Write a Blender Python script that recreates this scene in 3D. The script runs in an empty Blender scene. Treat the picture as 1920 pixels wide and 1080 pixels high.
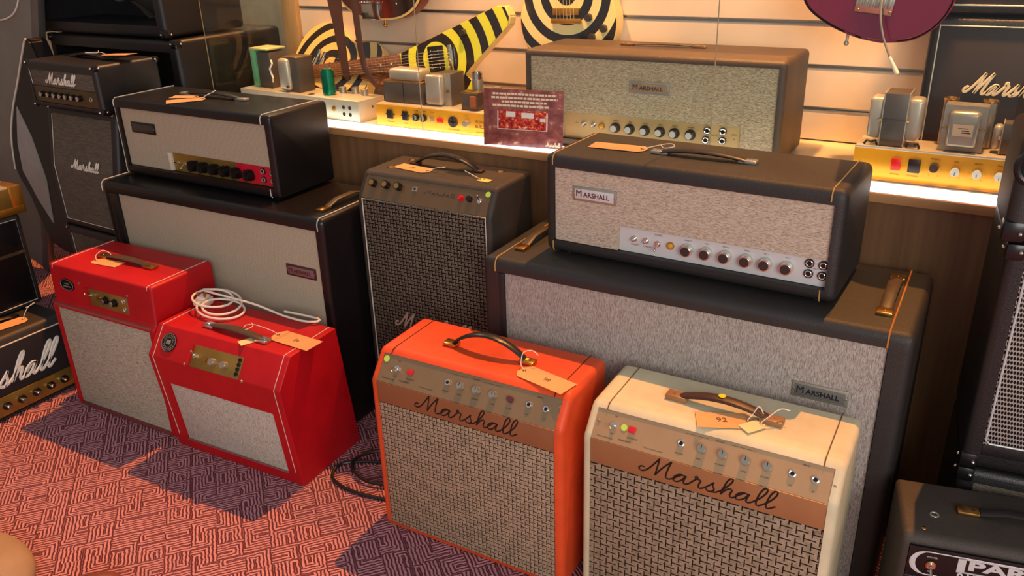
import bpy, bmesh, math, random
from mathutils import Vector, Matrix
random.seed(7)
S = bpy.context.scene
COL = S.collection

# ------------------------------------------------------------------ camera
PITCH, YAW, ROLL, CAMH, FPX = -0.411859, 0.549739, -0.030887, 1.53174, 1566.51
cd = bpy.data.cameras.new('camera'); cam = bpy.data.objects.new('camera', cd); COL.objects.link(cam)
cd.sensor_width = 36.0; cd.lens = FPX / 1920 * 36.0; cd.clip_start = .05; cd.clip_end = 50
def _cam():
    c, s = math.cos(PITCH), math.sin(PITCH)
    r = Vector((1, 0, 0)); u = Vector((0, -s, c)); f = Vector((0, c, s))
    cr, sr = math.cos(ROLL), math.sin(ROLL)
    r2 = cr * r + sr * u; u2 = -sr * r + cr * u
    Rz = Matrix.Rotation(YAW, 3, 'Z'); r2 = Rz @ r2; u2 = Rz @ u2; f = Rz @ f
    m = Matrix(((r2.x, u2.x, -f.x, 0), (r2.y, u2.y, -f.y, 0), (r2.z, u2.z, -f.z, CAMH), (0, 0, 0, 1)))
    return m
cam.matrix_world = _cam()
S.camera = cam

# ------------------------------------------------------------------ world, lights, exposure
w = bpy.data.worlds.new('world'); S.world = w; w.use_nodes = True
bg = w.node_tree.nodes['Background']; bg.inputs[0].default_value = (.92, .90, .94, 1); bg.inputs[1].default_value = .38
def light(name, kind, loc, target, energy, col, **k):
    l = bpy.data.lights.new(name, kind); l.energy = energy; l.color = col
    for a, b in k.items(): setattr(l, a, b)
    o = bpy.data.objects.new(name, l); COL.objects.link(o); o.location = loc
    d = Vector(target) - Vector(loc); o.rotation_euler = d.to_track_quat('-Z', 'Y').to_euler()
    return o
WARM = (1.0, .37, .08)
# low warm sun coming in over the display case: throws the crisp shadows on carpet and tops
light('sunlight', 'SUN', (0, 2.5, 5.0), (-.20, .5, .4), 4.4, WARM, angle=.008)
# shop window daylight from behind the camera to the right
light('window_daylight', 'AREA', (1.9, -1.7, 2.0), (-1.3, 1.6, .5), 105, (1.0, .96, .91), shape='RECTANGLE', size=2.2, size_y=1.7)
# added fill without a known source, brightens the far wall at left
light('added_back_fill', 'AREA', (-3.0, 2.75, 2.45), (-3.1, 3.0, 0), 16, (1.0, .80, .56), shape='DISK', size=.35)
# warm spots added in the case where sun is blocked, aimed at shelf and wall
for lx in (-2.2, -1.45, -.75, -.1):
    light('added_case_spot', 'SPOT', (lx, 2.28, 2.2), (lx, 2.52, .95), 120, (1.0, .45, .14), spot_size=1.05, spot_blend=.8, shadow_soft_size=.03)
S.view_settings.view_transform = 'Standard'; S.view_settings.look = 'None'
S.view_settings.exposure = 0.0; S.view_settings.gamma = 1.0; S.view_settings.use_curve_mapping = False
S.cycles.max_bounces = 8; S.cycles.transparent_max_bounces = 12

# ------------------------------------------------------------------ materials
def lin(c):
    def f(v): return v / 12.92 if v <= .04045 else ((v + .055) / 1.055) ** 2.4
    return (f(c[0] / 255), f(c[1] / 255), f(c[2] / 255), 1)
class NT:
    def __init__(s, name):
        s.m = bpy.data.materials.new(name); s.m.use_nodes = True; s.t = s.m.node_tree; s.n = s.t.nodes
        s.b = s.n['Principled BSDF']; s._oc = None
    def new(s, t, **k):
        n = s.n.new(t)
        for a, b in k.items(): setattr(n, a, b)
        return n
    def link(s, a, b): s.t.links.new(a, b)
    def oc(s):
        if not s._oc: s._oc = s.new('ShaderNodeTexCoord').outputs['Object']
        return s._oc
    def mapping(s, scale=(1, 1, 1), rot=(0, 0, 0), loc=(0, 0, 0), src=None):
        n = s.new('ShaderNodeMapping'); n.inputs['Scale'].default_value = scale; n.inputs['Rotation'].default_value = rot; n.inputs['Location'].default_value = loc
        s.link(src or s.oc(), n.inputs['Vector']); return n.outputs[0]
    def math(s, op, a, b=None, c=None):
        n = s.new('ShaderNodeMath', operation=op)
        for i, v in enumerate((a, b, c)):
            if v is None: continue
            if isinstance(v, (int, float)): n.inputs[i].default_value = v
            else: s.link(v, n.inputs[i])
        return n.outputs[0]
    def sep(s, v):
        n = s.new('ShaderNodeSeparateXYZ'); s.link(v, n.inputs[0]); return n.outputs
    def noise(s, v, scale, detail=2, rough=.5):
        n = s.new('ShaderNodeTexNoise'); n.inputs['Scale'].default_value = scale; n.inputs['Detail'].default_value = detail; n.inputs['Roughness'].default_value = rough
        s.link(v, n.inputs['Vector']); return n.outputs['Fac']
    def ramp(s, f, stops):
        n = s.new('ShaderNodeValToRGB'); cr = n.color_ramp
        while len(cr.elements) < len(stops): cr.elements.new(.5)
        for e, (p, c) in zip(cr.elements, stops): e.position = p; e.color = c
        s.link(f, n.inputs[0]); return n.outputs[0]
    def mix(s, f, a, b):
        n = s.new('ShaderNodeMix', data_type='RGBA')
        if isinstance(f, float): n.inputs[0].default_value = f
        else: s.link(f, n.inputs[0])
        for i, v in ((6, a), (7, b)):
            if isinstance(v, tuple): n.inputs[i].default_value = v
            else: s.link(v, n.inputs[i])
        return n.outputs[2]
    def bump(s, h, strength, dist=.001):
        n = s.new('ShaderNodeBump'); n.inputs['Strength'].default_value = strength; n.inputs['Distance'].default_value = dist
        s.link(h, n.inputs['Height']); s.link(n.outputs[0], s.b.inputs['Normal'])
    def set(s, col=None, rough=.5, metal=0., spec=None, coat=None):
        if col is not None:
            if isinstance(col, tuple): s.b.inputs['Base Color'].default_value = col
            else: s.link(col, s.b.inputs['Base Color'])
        s.b.inputs['Roughness'].default_value = rough; s.b.inputs['Metallic'].default_value = metal
        if spec is not None: s.b.inputs['Specular IOR Level'].default_value = spec
        if coat is not None: s.b.inputs['Coat Weight'].default_value = coat; s.b.inputs['Coat Roughness'].default_value = .1
def plain(name, c, rough=.5, metal=0., var=.08, bump=0., bscale=300, spec=None, coat=None):
    t = NT(name); c = lin(c)
    if var:
        f = t.noise(t.oc(), 14, 3)
        a = tuple(v * (1 - var) for v in c[:3]) + (1,); b = tuple(min(1, v * (1 + var)) for v in c[:3]) + (1,)
        t.set(t.ramp(f, [(.3, a), (.7, b)]), rough, metal, spec, coat)
    else: t.set(c, rough, metal, spec, coat)
    if bump: t.bump(t.noise(t.oc(), bscale, 2), bump, .0006)
    return t.m
def tolex(name, c, rough=.5, wear=None, scale=520, bump=.55, spec=.4):
    t = NT(name); c = lin(c)
    v = t.new('ShaderNodeTexVoronoi'); v.inputs['Scale'].default_value = scale; t.link(t.oc(), v.inputs['Vector'])
    big = t.noise(t.oc(), 9, 4, .6)
    dk = tuple(x * .86 for x in c[:3]) + (1,); lt = tuple(min(1, x * 1.12) for x in c[:3]) + (1,)
    col = t.ramp(big, [(.3, dk), (.7, lt)])
    if wear:
        f = t.ramp(t.noise(t.oc(), 38, 5, .75), [(.62, (0, 0, 0, 1)), (.72, (1, 1, 1, 1))])
        n = t.math('MULTIPLY', f, .5); col = t.mix(n, col, lin(wear))
    t.set(col, rough, 0, spec); t.bump(v.outputs['Distance'], bump, .0007); return t.m
def streak(name, light_c, dark_c, sx, sz, lo=.44, hi=.58, mid=None, warp=0):
    # woven cloth with short dark threads
    t = NT(name); v = t.mapping((sx, 60, sz)); f = t.noise(v, 1.0, 2, .6)
    v2 = t.mapping((sx * 2.3, 60, sz * 2.3), loc=(3, 1, 7)); f2 = t.noise(v2, 1.0, 1, .5)
    g = t.math('ADD', t.math('MULTIPLY', f, .68), t.math('MULTIPLY', f2, .32))
    st = [(lo, lin(dark_c)), (hi, lin(light_c))]
    if mid: st = [(lo, lin(dark_c)), ((lo + hi) / 2, lin(mid)), (hi, lin(light_c))]
    t.set(t.ramp(g, st), .85, 0, .2); t.bump(g, .3, .0006); return t.m
def basket(name, light_c, dark_c, bw, rh, mortar, second=None):
    # basket weave: short bars divided by dark threads, every other row offset
    t = NT(name); x, y, z = t.sep(t.oc()); cmb = t.new('ShaderNodeCombineXYZ'); t.link(x, cmb.inputs[0]); t.link(z, cmb.inputs[1])
    b = t.new('ShaderNodeTexBrick'); b.offset = .5; b.inputs['Scale'].default_value = 1.0
    b.inputs['Brick Width'].default_value = bw; b.inputs['Row Height'].default_value = rh; b.inputs['Mortar Size'].default_value = mortar; b.inputs['Mortar Smooth'].default_value = .25; b.inputs['Bias'].default_value = -.2
    l = lin(light_c); d = lin(dark_c); l2 = lin(second) if second else tuple(v * .72 for v in l[:3]) + (1,)
    b.inputs['Color1'].default_value = l; b.inputs['Color2'].default_value = l2; b.inputs['Mortar'].default_value = d
    t.link(cmb.outputs[0], b.inputs['Vector'])
    fine = t.noise(t.mapping((500, 500, 500)), 1.0, 1)
    col = t.mix(t.math('MULTIPLY', t.ramp(fine, [(.42, (0, 0, 0, 1)), (.6, (1, 1, 1, 1))]), .30), b.outputs['Color'], d)
    t.set(col, .8, 0, .25); t.bump(t.math('SUBTRACT', 1.0, b.outputs['Fac']), .6, .001); return t.m
def weave(name, light_c, dark_c, p, second, wd=.19):
    # squares of tan thread divided by short black dashes, each row and column staggered
    t = NT(name); x, y, z = t.sep(t.oc()); X = t.math('DIVIDE', x, p); Z = t.math('DIVIDE', z, p)
    row = t.math('ROUND', Z); col_ = t.math('ROUND', X)
    dz = t.math('ABSOLUTE', t.math('SUBTRACT', Z, row)); dx = t.math('ABSOLUTE', t.math('SUBTRACT', X, col_))
    hd = t.math('LESS_THAN', t.math('FRACT', t.math('ADD', t.math('DIVIDE', t.math('ADD', X, row), 2), 50)), .76)
    vd = t.math('LESS_THAN', t.math('FRACT', t.math('ADD', t.math('DIVIDE', t.math('ADD', t.math('ADD', Z, col_), .6), 2), 50)), .64)
    H = t.math('MULTIPLY', hd, t.math('LESS_THAN', dz, wd / 2)); V = t.math('MULTIPLY', vd, t.math('LESS_THAN', dx, wd / 2 * .9))
    f = t.math('MAXIMUM', H, V)
    thr = t.math('SINE', t.math('MULTIPLY', Z, 2 * math.pi * 4)); n = t.noise(t.mapping((60, 60, 60)), 1.0, 2)
    base = t.mix(t.ramp(n, [(.4, (0, 0, 0, 1)), (.65, (1, 1, 1, 1))]), lin(light_c), lin(second))
    base = t.mix(t.math('MULTIPLY', t.math('GREATER_THAN', thr, .2), .28), base, lin(dark_c))
    t.set(t.mix(f, base, lin(dark_c)), .8, 0, .2); t.bump(t.math('SUBTRACT', 1.0, f), .4, .001); return t.m
def ovals(name, light_c, dark_c, p, q):
    t = NT(name); x, y, z = t.sep(t.oc()); Z = t.math('DIVIDE', z, q); row = t.math('FLOOR', Z)
    u = t.math('SUBTRACT', t.math('FRACT', t.math('ADD', t.math('DIVIDE', x, p), t.math('MULTIPLY', row, .35))), .5); v = t.math('SUBTRACT', t.math('FRACT', Z), .5)
    d = t.math('ADD', t.math('POWER', t.math('DIVIDE', t.math('ABSOLUTE', u), .43), 2), t.math('POWER', t.math('DIVIDE', t.math('ABSOLUTE', v), .39), 2))
    t.set(t.mix(t.math('LESS_THAN', d, 1.0), lin(light_c), lin(dark_c)), .75, 0, .25); return t.m
def rings(name, period, c1, c2, phase, blotch=None):
    # painted concentric rings on a guitar top, centred on the part's own origin
    t = NT(name); x, y, z = t.sep(t.oc())
    r = t.math('SQRT', t.math('ADD', t.math('MULTIPLY', x, x), t.math('MULTIPLY', y, y)))
    f = t.math('FRACT', t.math('ADD', t.math('DIVIDE', r, period), phase))
    f = t.math('LESS_THAN', f, .5); t.set(t.mix(f, lin(c1), lin(c2)), .25, 0, .5, .4); return t.m
def metal(name, c, rough=.3, bump=0):
    return plain(name, c, rough, 1., .06, bump, 60)
def emis(name, c, s):
    t = NT(name); t.set((.9, .9, .9, 1), .5); t.b.inputs['Emission Color'].default_value = c; t.b.inputs['Emission Strength'].default_value = s; return t.m
def glassm():
    t = NT('case_glass'); t.n.remove(t.b); o = t.n['Material Output']
    tr = t.new('ShaderNodeBsdfTransparent'); tr.inputs[0].default_value = (.97, .99, .97, 1)
    gl = t.new('ShaderNodeBsdfGlossy'); gl.inputs['Roughness'].default_value = .01
    fr = t.new('ShaderNodeFresnel'); fr.inputs[0].default_value = 1.45
    mx = t.new('ShaderNodeMixShader'); gm = t.new('ShaderNodeNewGeometry'); t.link(t.math('MULTIPLY', fr.outputs[0], t.math('SUBTRACT', 1.0, gm.outputs['Backfacing'])), mx.inputs[0]); t.link(tr.outputs[0], mx.inputs[1]); t.link(gl.outputs[0], mx.inputs[2]); t.link(mx.outputs[0], o.inputs[0]); return t.m
def carpetm():
    t = NT('maze_carpet'); p = .0098; N = 7.0
    v = t.mapping((1, 1, 1), rot=(0, 0, math.radians(40)))
    nz = t.new('ShaderNodeTexNoise'); nz.inputs['Scale'].default_value = 55; nz.inputs['Detail'].default_value = 3; t.link(v, nz.inputs['Vector'])
    x, y, z = t.sep(v)
    j = t.math('MULTIPLY', t.math('SUBTRACT', nz.outputs['Fac'], .5), 1.1)
    X = t.math('ADD', t.math('DIVIDE', x, p), j); Y = t.math('ADD', t.math('DIVIDE', y, p), j)
    cx = t.math('FLOOR', t.math('DIVIDE', X, N)); cy = t.math('FLOOR', t.math('DIVIDE', Y, N))
    cmb = t.new('ShaderNodeCombineXYZ'); t.link(cx, cmb.inputs[0]); t.link(cy, cmb.inputs[1])
    wn = t.new('ShaderNodeTexWhiteNoise', noise_dimensions='2D'); t.link(cmb.outputs[0], wn.inputs['Vector'])
    rr = t.new('ShaderNodeSeparateColor'); t.link(wn.outputs['Color'], rr.inputs[0]); r1, r2, r3 = rr.outputs
    u = t.math('SUBTRACT', t.math('SUBTRACT', X, t.math('MULTIPLY', cx, N)), N / 2)
    w_ = t.math('SUBTRACT', t.math('SUBTRACT', Y, t.math('MULTIPLY', cy, N)), N / 2)
    ou = t.math('SUBTRACT', t.math('FLOOR', t.math('MULTIPLY', r1, 7)), 3)
    ow = t.math('SUBTRACT', t.math('FLOOR', t.math('MULTIPLY', r2, 7)), 3)
    horiz = t.math('GREATER_THAN', r3, .5)
    a = t.math('ADD', t.math('MULTIPLY', horiz, 2), .5); b = t.math('SUBTRACT', 2.5, t.math('MULTIPLY', horiz, 2))
    du = t.math('SUBTRACT', t.math('ABSOLUTE', t.math('SUBTRACT', u, ou)), a)
    dw = t.math('SUBTRACT', t.math('ABSOLUTE', t.math('SUBTRACT', w_, ow)), b)
    d = t.math('MAXIMUM', du, dw)
    f = t.math('PINGPONG', t.math('ADD', d, 40.25), .5)   # 0..0.5 triangle, one ridge per pitch
    f = t.math('MULTIPLY', f, 2)
    rib = t.new('ShaderNodeTexWave'); rib.inputs['Scale'].default_value = 75; rib.inputs['Distortion'].default_value = 1; t.link(v, rib.inputs['Vector'])
    big = t.noise(v, 3.0, 3)
    col = t.ramp(f, [(.22, lin((100, 46, 52))), (.55, lin((200, 144, 150)))])
    col = t.mix(t.math('MULTIPLY', rib.outputs['Fac'], .22), col, lin((110, 58, 72)))
    col = t.mix(t.math('MULTIPLY', t.ramp(big, [(.4, (0, 0, 0, 1)), (.7, (1, 1, 1, 1))]), .25), col, lin((120, 76, 92)))
    t.set(col, .95, 0, .1)
    h = t.math('ADD', t.ramp(f, [(.1, (0, 0, 0, 1)), (.6, (1, 1, 1, 1))]), t.math('MULTIPLY', rib.outputs['Fac'], .18))
    t.bump(h, .9, .004); return t.m
def woodm(name, c1, c2, rough=.45, axis='x', scale=3):
    t = NT(name); sc = {'x': (scale, 40, 40), 'z': (40, 40, scale)}[axis]
    f = t.noise(t.mapping(sc), 1.0, 4, .6); t.set(t.ramp(f, [(.3, lin(c1)), (.7, lin(c2))]), rough, 0, .4); return t.m
def burstm():
    t = NT('sunburst_lacquer'); x, y, z = t.sep(t.oc())
    r = t.math('SQRT', t.math('ADD', t.math('MULTIPLY', x, x), t.math('MULTIPLY', t.math('MULTIPLY', z, z), .8)))
    t.set(t.ramp(t.math('MULTIPLY', t.math('ADD', r, t.math('MULTIPLY', x, .35)), 4.), [(.1, lin((120, 40, 20))), (.35, lin((70, 22, 16))), (.6, lin((30, 17, 18)))]), .15, 0, .5, .6); return t.m
def photo_card():
    # printed card: dark mauve border, a red picture field, pale blotches
    t = NT('printed_card'); x, y, z = t.sep(t.oc())
    inx = t.math('LESS_THAN', t.math('ABSOLUTE', t.math('SUBTRACT', x, .128)), .082)
    inz = t.math('LESS_THAN', t.math('ABSOLUTE', t.math('SUBTRACT', z, .082)), .028)
    f = t.math('MULTIPLY', inx, inz)
    n = t.noise(t.mapping((70, 70, 90)), 1.0, 3, .7)
    base = t.ramp(t.noise(t.mapping((30, 30, 45)), 1.0, 3), [(.35, lin((118, 60, 58))), (.60, lin((156, 88, 78))), (.72, lin((214, 166, 150)))])
    pic = t.ramp(n, [(.36, lin((120, 18, 14))), (.5, lin((196, 40, 26))), (.6, lin((236, 110, 60))), (.7, lin((250, 220, 200)))])
    t.set(t.mix(f, base, pic), .25, 0, .5); return t.m

M = dict(
    black=tolex('black_tolex', (27, 25, 26), .42, None, spec=.55), blackworn=tolex('worn_black_tolex', (38, 34, 32), .55, (80, 66, 52), spec=.6),
    smooth_black=plain('smooth_black_vinyl', (22, 18, 19), .34, spec=.45), red=tolex('red_vinyl', (180, 14, 24), .45, None, 700, .25, .35),
    redpanel=plain('red_painted_panel', (190, 20, 30), .4), orange=tolex('orange_tolex', (220, 80, 38), .45, None, 600, .3, .35),
    cream=tolex('cream_tolex', (212, 200, 166), .5, None, 600, .35, .35), grey_tolex=tolex('grey_brown_tolex', (62, 54, 48), .6, (96, 84, 70), 420),
    streakH=streak('pinstripe_grille_horizontal', (212, 196, 178), (130, 108, 92), 130, 900, .34, .64, (186, 168, 150)),
    streakV=streak('pinstripe_grille_vertical', (190, 180, 172), (112, 96, 88), 800, 110, .34, .64, (160, 148, 140)),
    streakR=streak('silver_brown_grille_horizontal', (194, 184, 164), (116, 102, 86), 70, 800, .34, .62, (166, 154, 136)),
    streakS=streak('silver_grille_vertical', (206, 200, 188), (140, 130, 118), 600, 110, .36, .62, (186, 178, 166)),
    streakShelf=streak('gold_grille_horizontal', (206, 190, 160), (124, 100, 74), 150, 800, .36, .64, (176, 156, 126)),
    oat=basket('oatmeal_fine_weave', (214, 202, 178), (150, 136, 114), .005, .0026, .0007, (200, 186, 162)),
    basketA=weave('basket_weave_cloth', (184, 156, 130), (26, 15, 9), .0118, (158, 136, 112)),
    basketC=weave('basket_weave_cloth_large', (172, 148, 124), (30, 17, 9), .0160, (148, 128, 104)),
    basketM=weave('basket_weave_cloth_dark', (122, 108, 92), (14, 8, 7), .0120, (100, 86, 74), .32),
    check=ovals('silver_black_check_cloth', (172, 160, 152), (16, 10, 10), .0056, .0105),
    darkgrille=basket('dark_grey_grille', (112, 102, 88), (74, 66, 58), .03, .0042, .0007, (88, 80, 70)), parkgrille=basket('charcoal_ribbed_grille', (78, 74, 76), (24, 20, 24), .02, .005, .0012),
    copper=plain('copper_brown_panel', (150, 100, 66), .38, .25, .05), bronze=plain('bronze_panel', (146, 122, 92), .36, .45, .06), bronzeC=plain('light_bronze_panel', (176, 144, 108), .4, .3, .05), gold=plain('brushed_gold', (206, 150, 60), .3, .85, .05),
    goldpanel=plain('gold_plexi_panel', (240, 168, 40), .28, .35, .04), agedgold=plain('aged_gold_panel', (150, 122, 60), .35, .6, .18), brown=plain('mid_brown_panel', (112, 90, 64), .36, .35, .08),
    silver=plain('silver_panel', (204, 204, 204), .4, .1, .03), chrome=metal('chrome', (225, 222, 215), .14), steel=plain('dull_steel', (168, 162, 150), .36, .6, .06), alu=plain('aluminium_chassis', (214, 204, 184), .4, .5, .05),
    brass=metal('brass', (196, 150, 84), .28), piping=plain('gold_piping', (196, 150, 84), .45), wpiping=plain('white_piping', (216, 208, 190), .5), dseam=plain('dark_seam', (70, 28, 12), .7),
    cseam=plain('brown_seam', (92, 78, 56), .7), plastic=plain('black_plastic', (18, 17, 18), .3), darkmetal=plain('dark_lamination_steel', (92, 84, 78), .45, .4), ink=plain('black_ink', (24, 16, 14), .5, var=0), brownink=plain('brown_ink', (70, 44, 20), .6, var=0),
    redink=plain('red_black_lettering', (92, 20, 30), .4, var=0), white=plain('white_lettering', (232, 226, 212), .4, var=0), cream_letter=plain('cream_lettering', (236, 214, 176), .4, var=0), silverletter=plain('dull_silver_lettering', (196, 178, 156), .4, .1, var=0), redlens=plain('red_lamp_lens', (206, 24, 40), .25), redrock=plain('red_rocker', (214, 22, 16), .3),
    amber=plain('amber_lens', (206, 150, 40), .2), pale=plain('pale_grey_cap', (190, 184, 174), .35), knobtop=metal('spun_knob_top', (200, 190, 170), .25), knobdark=plain('dark_knob_top', (52, 46, 44), .3), leather=plain('brown_leather', (62, 34, 24), .45, var=.2), strapblack=plain('black_strap', (34, 29, 27), .35, var=.2),
    strapworn=plain('worn_brown_strap', (74, 58, 42), .45, var=.4), tanplastic=plain('tan_plastic_cap', (150, 108, 70), .4), manila=plain('manila_card', (222, 164, 108), .7, var=.06), cream_paper=plain('cream_paper', (238, 214, 160), .7, var=.03), string=plain('white_string', (232, 222, 204), .8),
    sticker_y=plain('yellow_sticker', (232, 214, 20), .5, var=0), sticker_g=plain('lime_sticker', (190, 220, 90), .5, var=0), cable=plain('white_cable', (236, 222, 204), .35, var=.02), cableblack=plain('black_cable', (26, 24, 26), .4), green=plain('green_enamel', (104, 168, 124), .3, .1), tealcan=plain('teal_metallic_can', (30, 150, 120), .25, .75),
    hammered=plain('hammered_silver_cover', (188, 180, 166), .35, .5, .08), slat=plain('slatwall_laminate', (216, 200, 182), .4, var=.03), groove=metal('aluminium_groove', (170, 166, 158), .35), wall=plain('beige_wall_paint', (176, 164, 146), .7), woodtrim=woodm('light_wood_trim', (170, 136, 88), (196, 160, 110), axis='z'),
    counter=woodm('brown_laminate', (112, 78, 50), (134, 98, 66), .42, 'z', 2.5), lip=woodm('tan_edge_band', (176, 128, 82), (196, 146, 96)), ctop=plain('pale_counter_top', (214, 200, 172), .35, var=.03), led=emis('led_diffuser', (.86, .92, 1.0, 1), 2.4), carpet=carpetm(), glass=glassm(), card=photo_card(),
    purple=plain('purple_metallic_lacquer', (118, 20, 58), .16, .15, .06, coat=.6), purple_edge=plain('red_purple_edge', (150, 30, 54), .25), burst=burstm(), mahog=woodm('maroon_wood', (84, 32, 28), (108, 44, 34), .3), rosewood=woodm('rosewood_board', (128, 74, 40), (164, 100, 54), .4), yellowside=plain('cream_yellow_lacquer', (238, 208, 130), .25, coat=.4),
    ringsA=rings('cream_black_rings', .058, (236, 218, 150), (30, 22, 20), .93), ringsB=rings('yellow_black_rings', .066, (222, 226, 60), (34, 24, 22), .1), ringsC=rings('tan_black_rings', .062, (222, 186, 110), (36, 28, 24), .45), cone=plain('black_paper_cone', (62, 57, 54), .7), greyboard=plain('grey_board', (124, 116, 106), .5, var=.05), greyedge=plain('grey_metal_edge', (120, 114, 108), .35, .6),
    beigecloth=plain('beige_cloth', (150, 128, 104), .9), shoe=plain('brown_shoe_leather', (112, 62, 48), .4), label=plain('paper_label', (214, 176, 140), .6, var=0), offwhite=plain('off_white_part', (206, 196, 178), .5), hole=plain('dark_hole', (24, 10, 8), .8, var=0), crimson=plain('crimson_panel', (196, 16, 44), .35), pegw=plain('white_tip', (240, 226, 206), .35, var=0))

# ------------------------------------------------------------------ mesh builder
class MB:
    def __init__(s): s.bm = bmesh.new()
    def _add(s, t, mi=0):
        for f in t.faces: f.material_index = mi
        me = bpy.data.meshes.new('tmp'); t.to_mesh(me); t.free(); s.bm.from_mesh(me); bpy.data.meshes.remove(me); return s
    def box(s, x0, y0, z0, x1, y1, z1, bev=0, mi=0, seg=2, mat=None):
        t = bmesh.new(); bmesh.ops.create_cube(t, size=1)
        for v in t.verts: v.co = Vector(((x0 + x1) / 2 + v.co.x * (x1 - x0), (y0 + y1) / 2 + v.co.y * (y1 - y0), (z0 + z1) / 2 + v.co.z * (z1 - z0)))
        if bev: bmesh.ops.bevel(t, geom=t.edges[:], offset=bev, segments=seg, affect='EDGES', profile=.5)
        if mat: bmesh.ops.transform(t, matrix=mat, verts=t.verts)
        return s._add(t, mi)
    def cyl(s, a, b, r0, r1=None, seg=20, mi=0, bev=0):
        a, b = Vector(a), Vector(b); t = bmesh.new(); r1 = r0 if r1 is None else r1
        bmesh.ops.create_cone(t, cap_ends=True, segments=seg, radius1=r0, radius2=r1, depth=(b - a).length)
        if bev: bmesh.ops.bevel(t, geom=[e for e in t.edges if len(e.link_faces) == 2 and any(len(f.verts) > 4 for f in e.link_faces)], offset=bev, segments=2, affect='EDGES')
        q = (b - a).to_track_quat('Z', 'Y').to_matrix().to_4x4(); q.translation = (a + b) / 2
        bmesh.ops.transform(t, matrix=q, verts=t.verts); return s._add(t, mi)
    def ring(s, c, n, R, r, mi=0, seg=20, ms=8):
        c = Vector(c); q = Vector(n).to_track_quat('Z', 'Y'); pts = [c + q @ Vector((R * math.cos(2 * math.pi * i / seg), R * math.sin(2 * math.pi * i / seg), 0)) for i in range(seg)]
        return s.tube(pts, r, mi=mi, closed=True, ms=ms)
    def tube(s, pts, r, mi=0, closed=False, ms=8, flat=None, rfun=None):
        # flat=(normal, k): squash the section along normal
        pts = [Vector(p) for p in pts]; n = len(pts); t = bmesh.new(); rs = []; up = None
        for i, p in enumerate(pts):
            a = pts[(i - 1) % n] if (closed or i) else p; b = pts[(i + 1) % n] if (closed or i < n - 1) else p
            d = (b - a)
            d = d.normalized() if d.length > 1e-9 else Vector((1, 0, 0))
            if flat:
                N = Vector(flat[0]).normalized(); e1 = d.cross(N)
                e1 = e1.normalized() if e1.length > 1e-6 else Vector((0, 0, 1)); e2 = N * flat[1]
            else:
                if up is None: up = Vector((0, 0, 1)) if abs(d.z) < .9 else Vector((1, 0, 0))
                e1 = d.cross(up)
                if e1.length < 1e-6: e1 = d.cross(Vector((1, 0, 0)))
                e1.normalize(); e2 = e1.cross(d).normalized(); up = e2
            R = r * (rfun(i / (n - 1)) if rfun else 1)
            rs.append([t.verts.new(p + e1 * R * math.cos(2 * math.pi * k / ms) + e2 * R * math.sin(2 * math.pi * k / ms)) for k in range(ms)])
        for i in range(n if closed else n - 1):
            A, B = rs[i], rs[(i + 1) % n]
            for k in range(ms): t.faces.new((A[k], A[(k + 1) % ms], B[(k + 1) % ms], B[k]))
        if not closed: t.faces.new(rs[0][::-1]); t.faces.new(rs[-1])
        bmesh.ops.recalc_face_normals(t, faces=t.faces); return s._add(t, mi)
    def prism(s, poly, axis, lo, hi, bev=0, mi=0, mat=None, seg=2):
        # poly in the two other axes; axis 'x': (y,z); 'y': (x,z); 'z': (x,y)
        t = bmesh.new()
        def P(p, h): return {'x': (h, p[0], p[1]), 'y': (p[0], h, p[1]), 'z': (p[0], p[1], h)}[axis]
        A = [t.verts.new(P(p, lo)) for p in poly]; B = [t.verts.new(P(p, hi)) for p in poly]; n = len(poly)
        t.faces.new(A); t.faces.new(B[::-1])
        for i in range(n): t.faces.new((A[i], A[(i + 1) % n], B[(i + 1) % n], B[i]))
        bmesh.ops.recalc_face_normals(t, faces=t.faces)
        if bev: bmesh.ops.bevel(t, geom=[e for e in t.edges if e.calc_face_angle(0) > .6], offset=bev, segments=seg, affect='EDGES')
        if mat: bmesh.ops.transform(t, matrix=mat, verts=t.verts)
        return s._add(t, mi)
    def sphere(s, c, r, sc=(1, 1, 1), mi=0, u=16, v=10):
        t = bmesh.new(); bmesh.ops.create_uvsphere(t, u_segments=u, v_segments=v, radius=r)
        for q in t.verts: q.co = Vector((c[0] + q.co.x * sc[0], c[1] + q.co.y * sc[1], c[2] + q.co.z * sc[2]))
        return s._add(t, mi)
    def text(s, body, size, mat, ext=.0004, mi=0, align='CENTER', bold=0, sx=1):
        c = bpy.data.curves.new('t', 'FONT'); c.body = body; c.size = size; c.extrude = ext; c.align_x = align; c.align_y = 'CENTER'; c.offset = bold; c.resolution_u = 3
        o = bpy.data.objects.new('t', c); COL.objects.link(o); dg = bpy.context.evaluated_depsgraph_get(); me = bpy.data.meshes.new_from_object(o.evaluated_get(dg))
        me.transform(mat @ Matrix.Diagonal((sx, 1, 1, 1))); t = bmesh.new(); t.from_mesh(me); bpy.data.meshes.remove(me); bpy.data.objects.remove(o); bpy.data.curves.remove(c)
        return s._add(t, mi)
    def build(s, name, mats, parent=None, loc=None, rot=None, ang=.6):
        me = bpy.data.meshes.new(name); s.bm.to_mesh(me); s.bm.free()
        for m in (mats if isinstance(mats, (list, tuple)) else [mats]): me.materials.append(M[m] if isinstance(m, str) else m)
        for p in me.polygons: p.use_smooth = True
        me.set_sharp_from_angle(angle=ang)
        o = bpy.data.objects.new(name, me); COL.objects.link(o)
        if parent: o.parent = parent
        if loc: o.location = loc
        if rot: o.rotation_euler = rot
        return o
def FACE(x, y, z, tilt=0.):   # matrix placing text (xy plane) on a front face looking towards -y
    return Matrix.Translation((x, y, z)) @ Matrix.Rotation(math.pi / 2 - tilt, 4, 'X')
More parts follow.
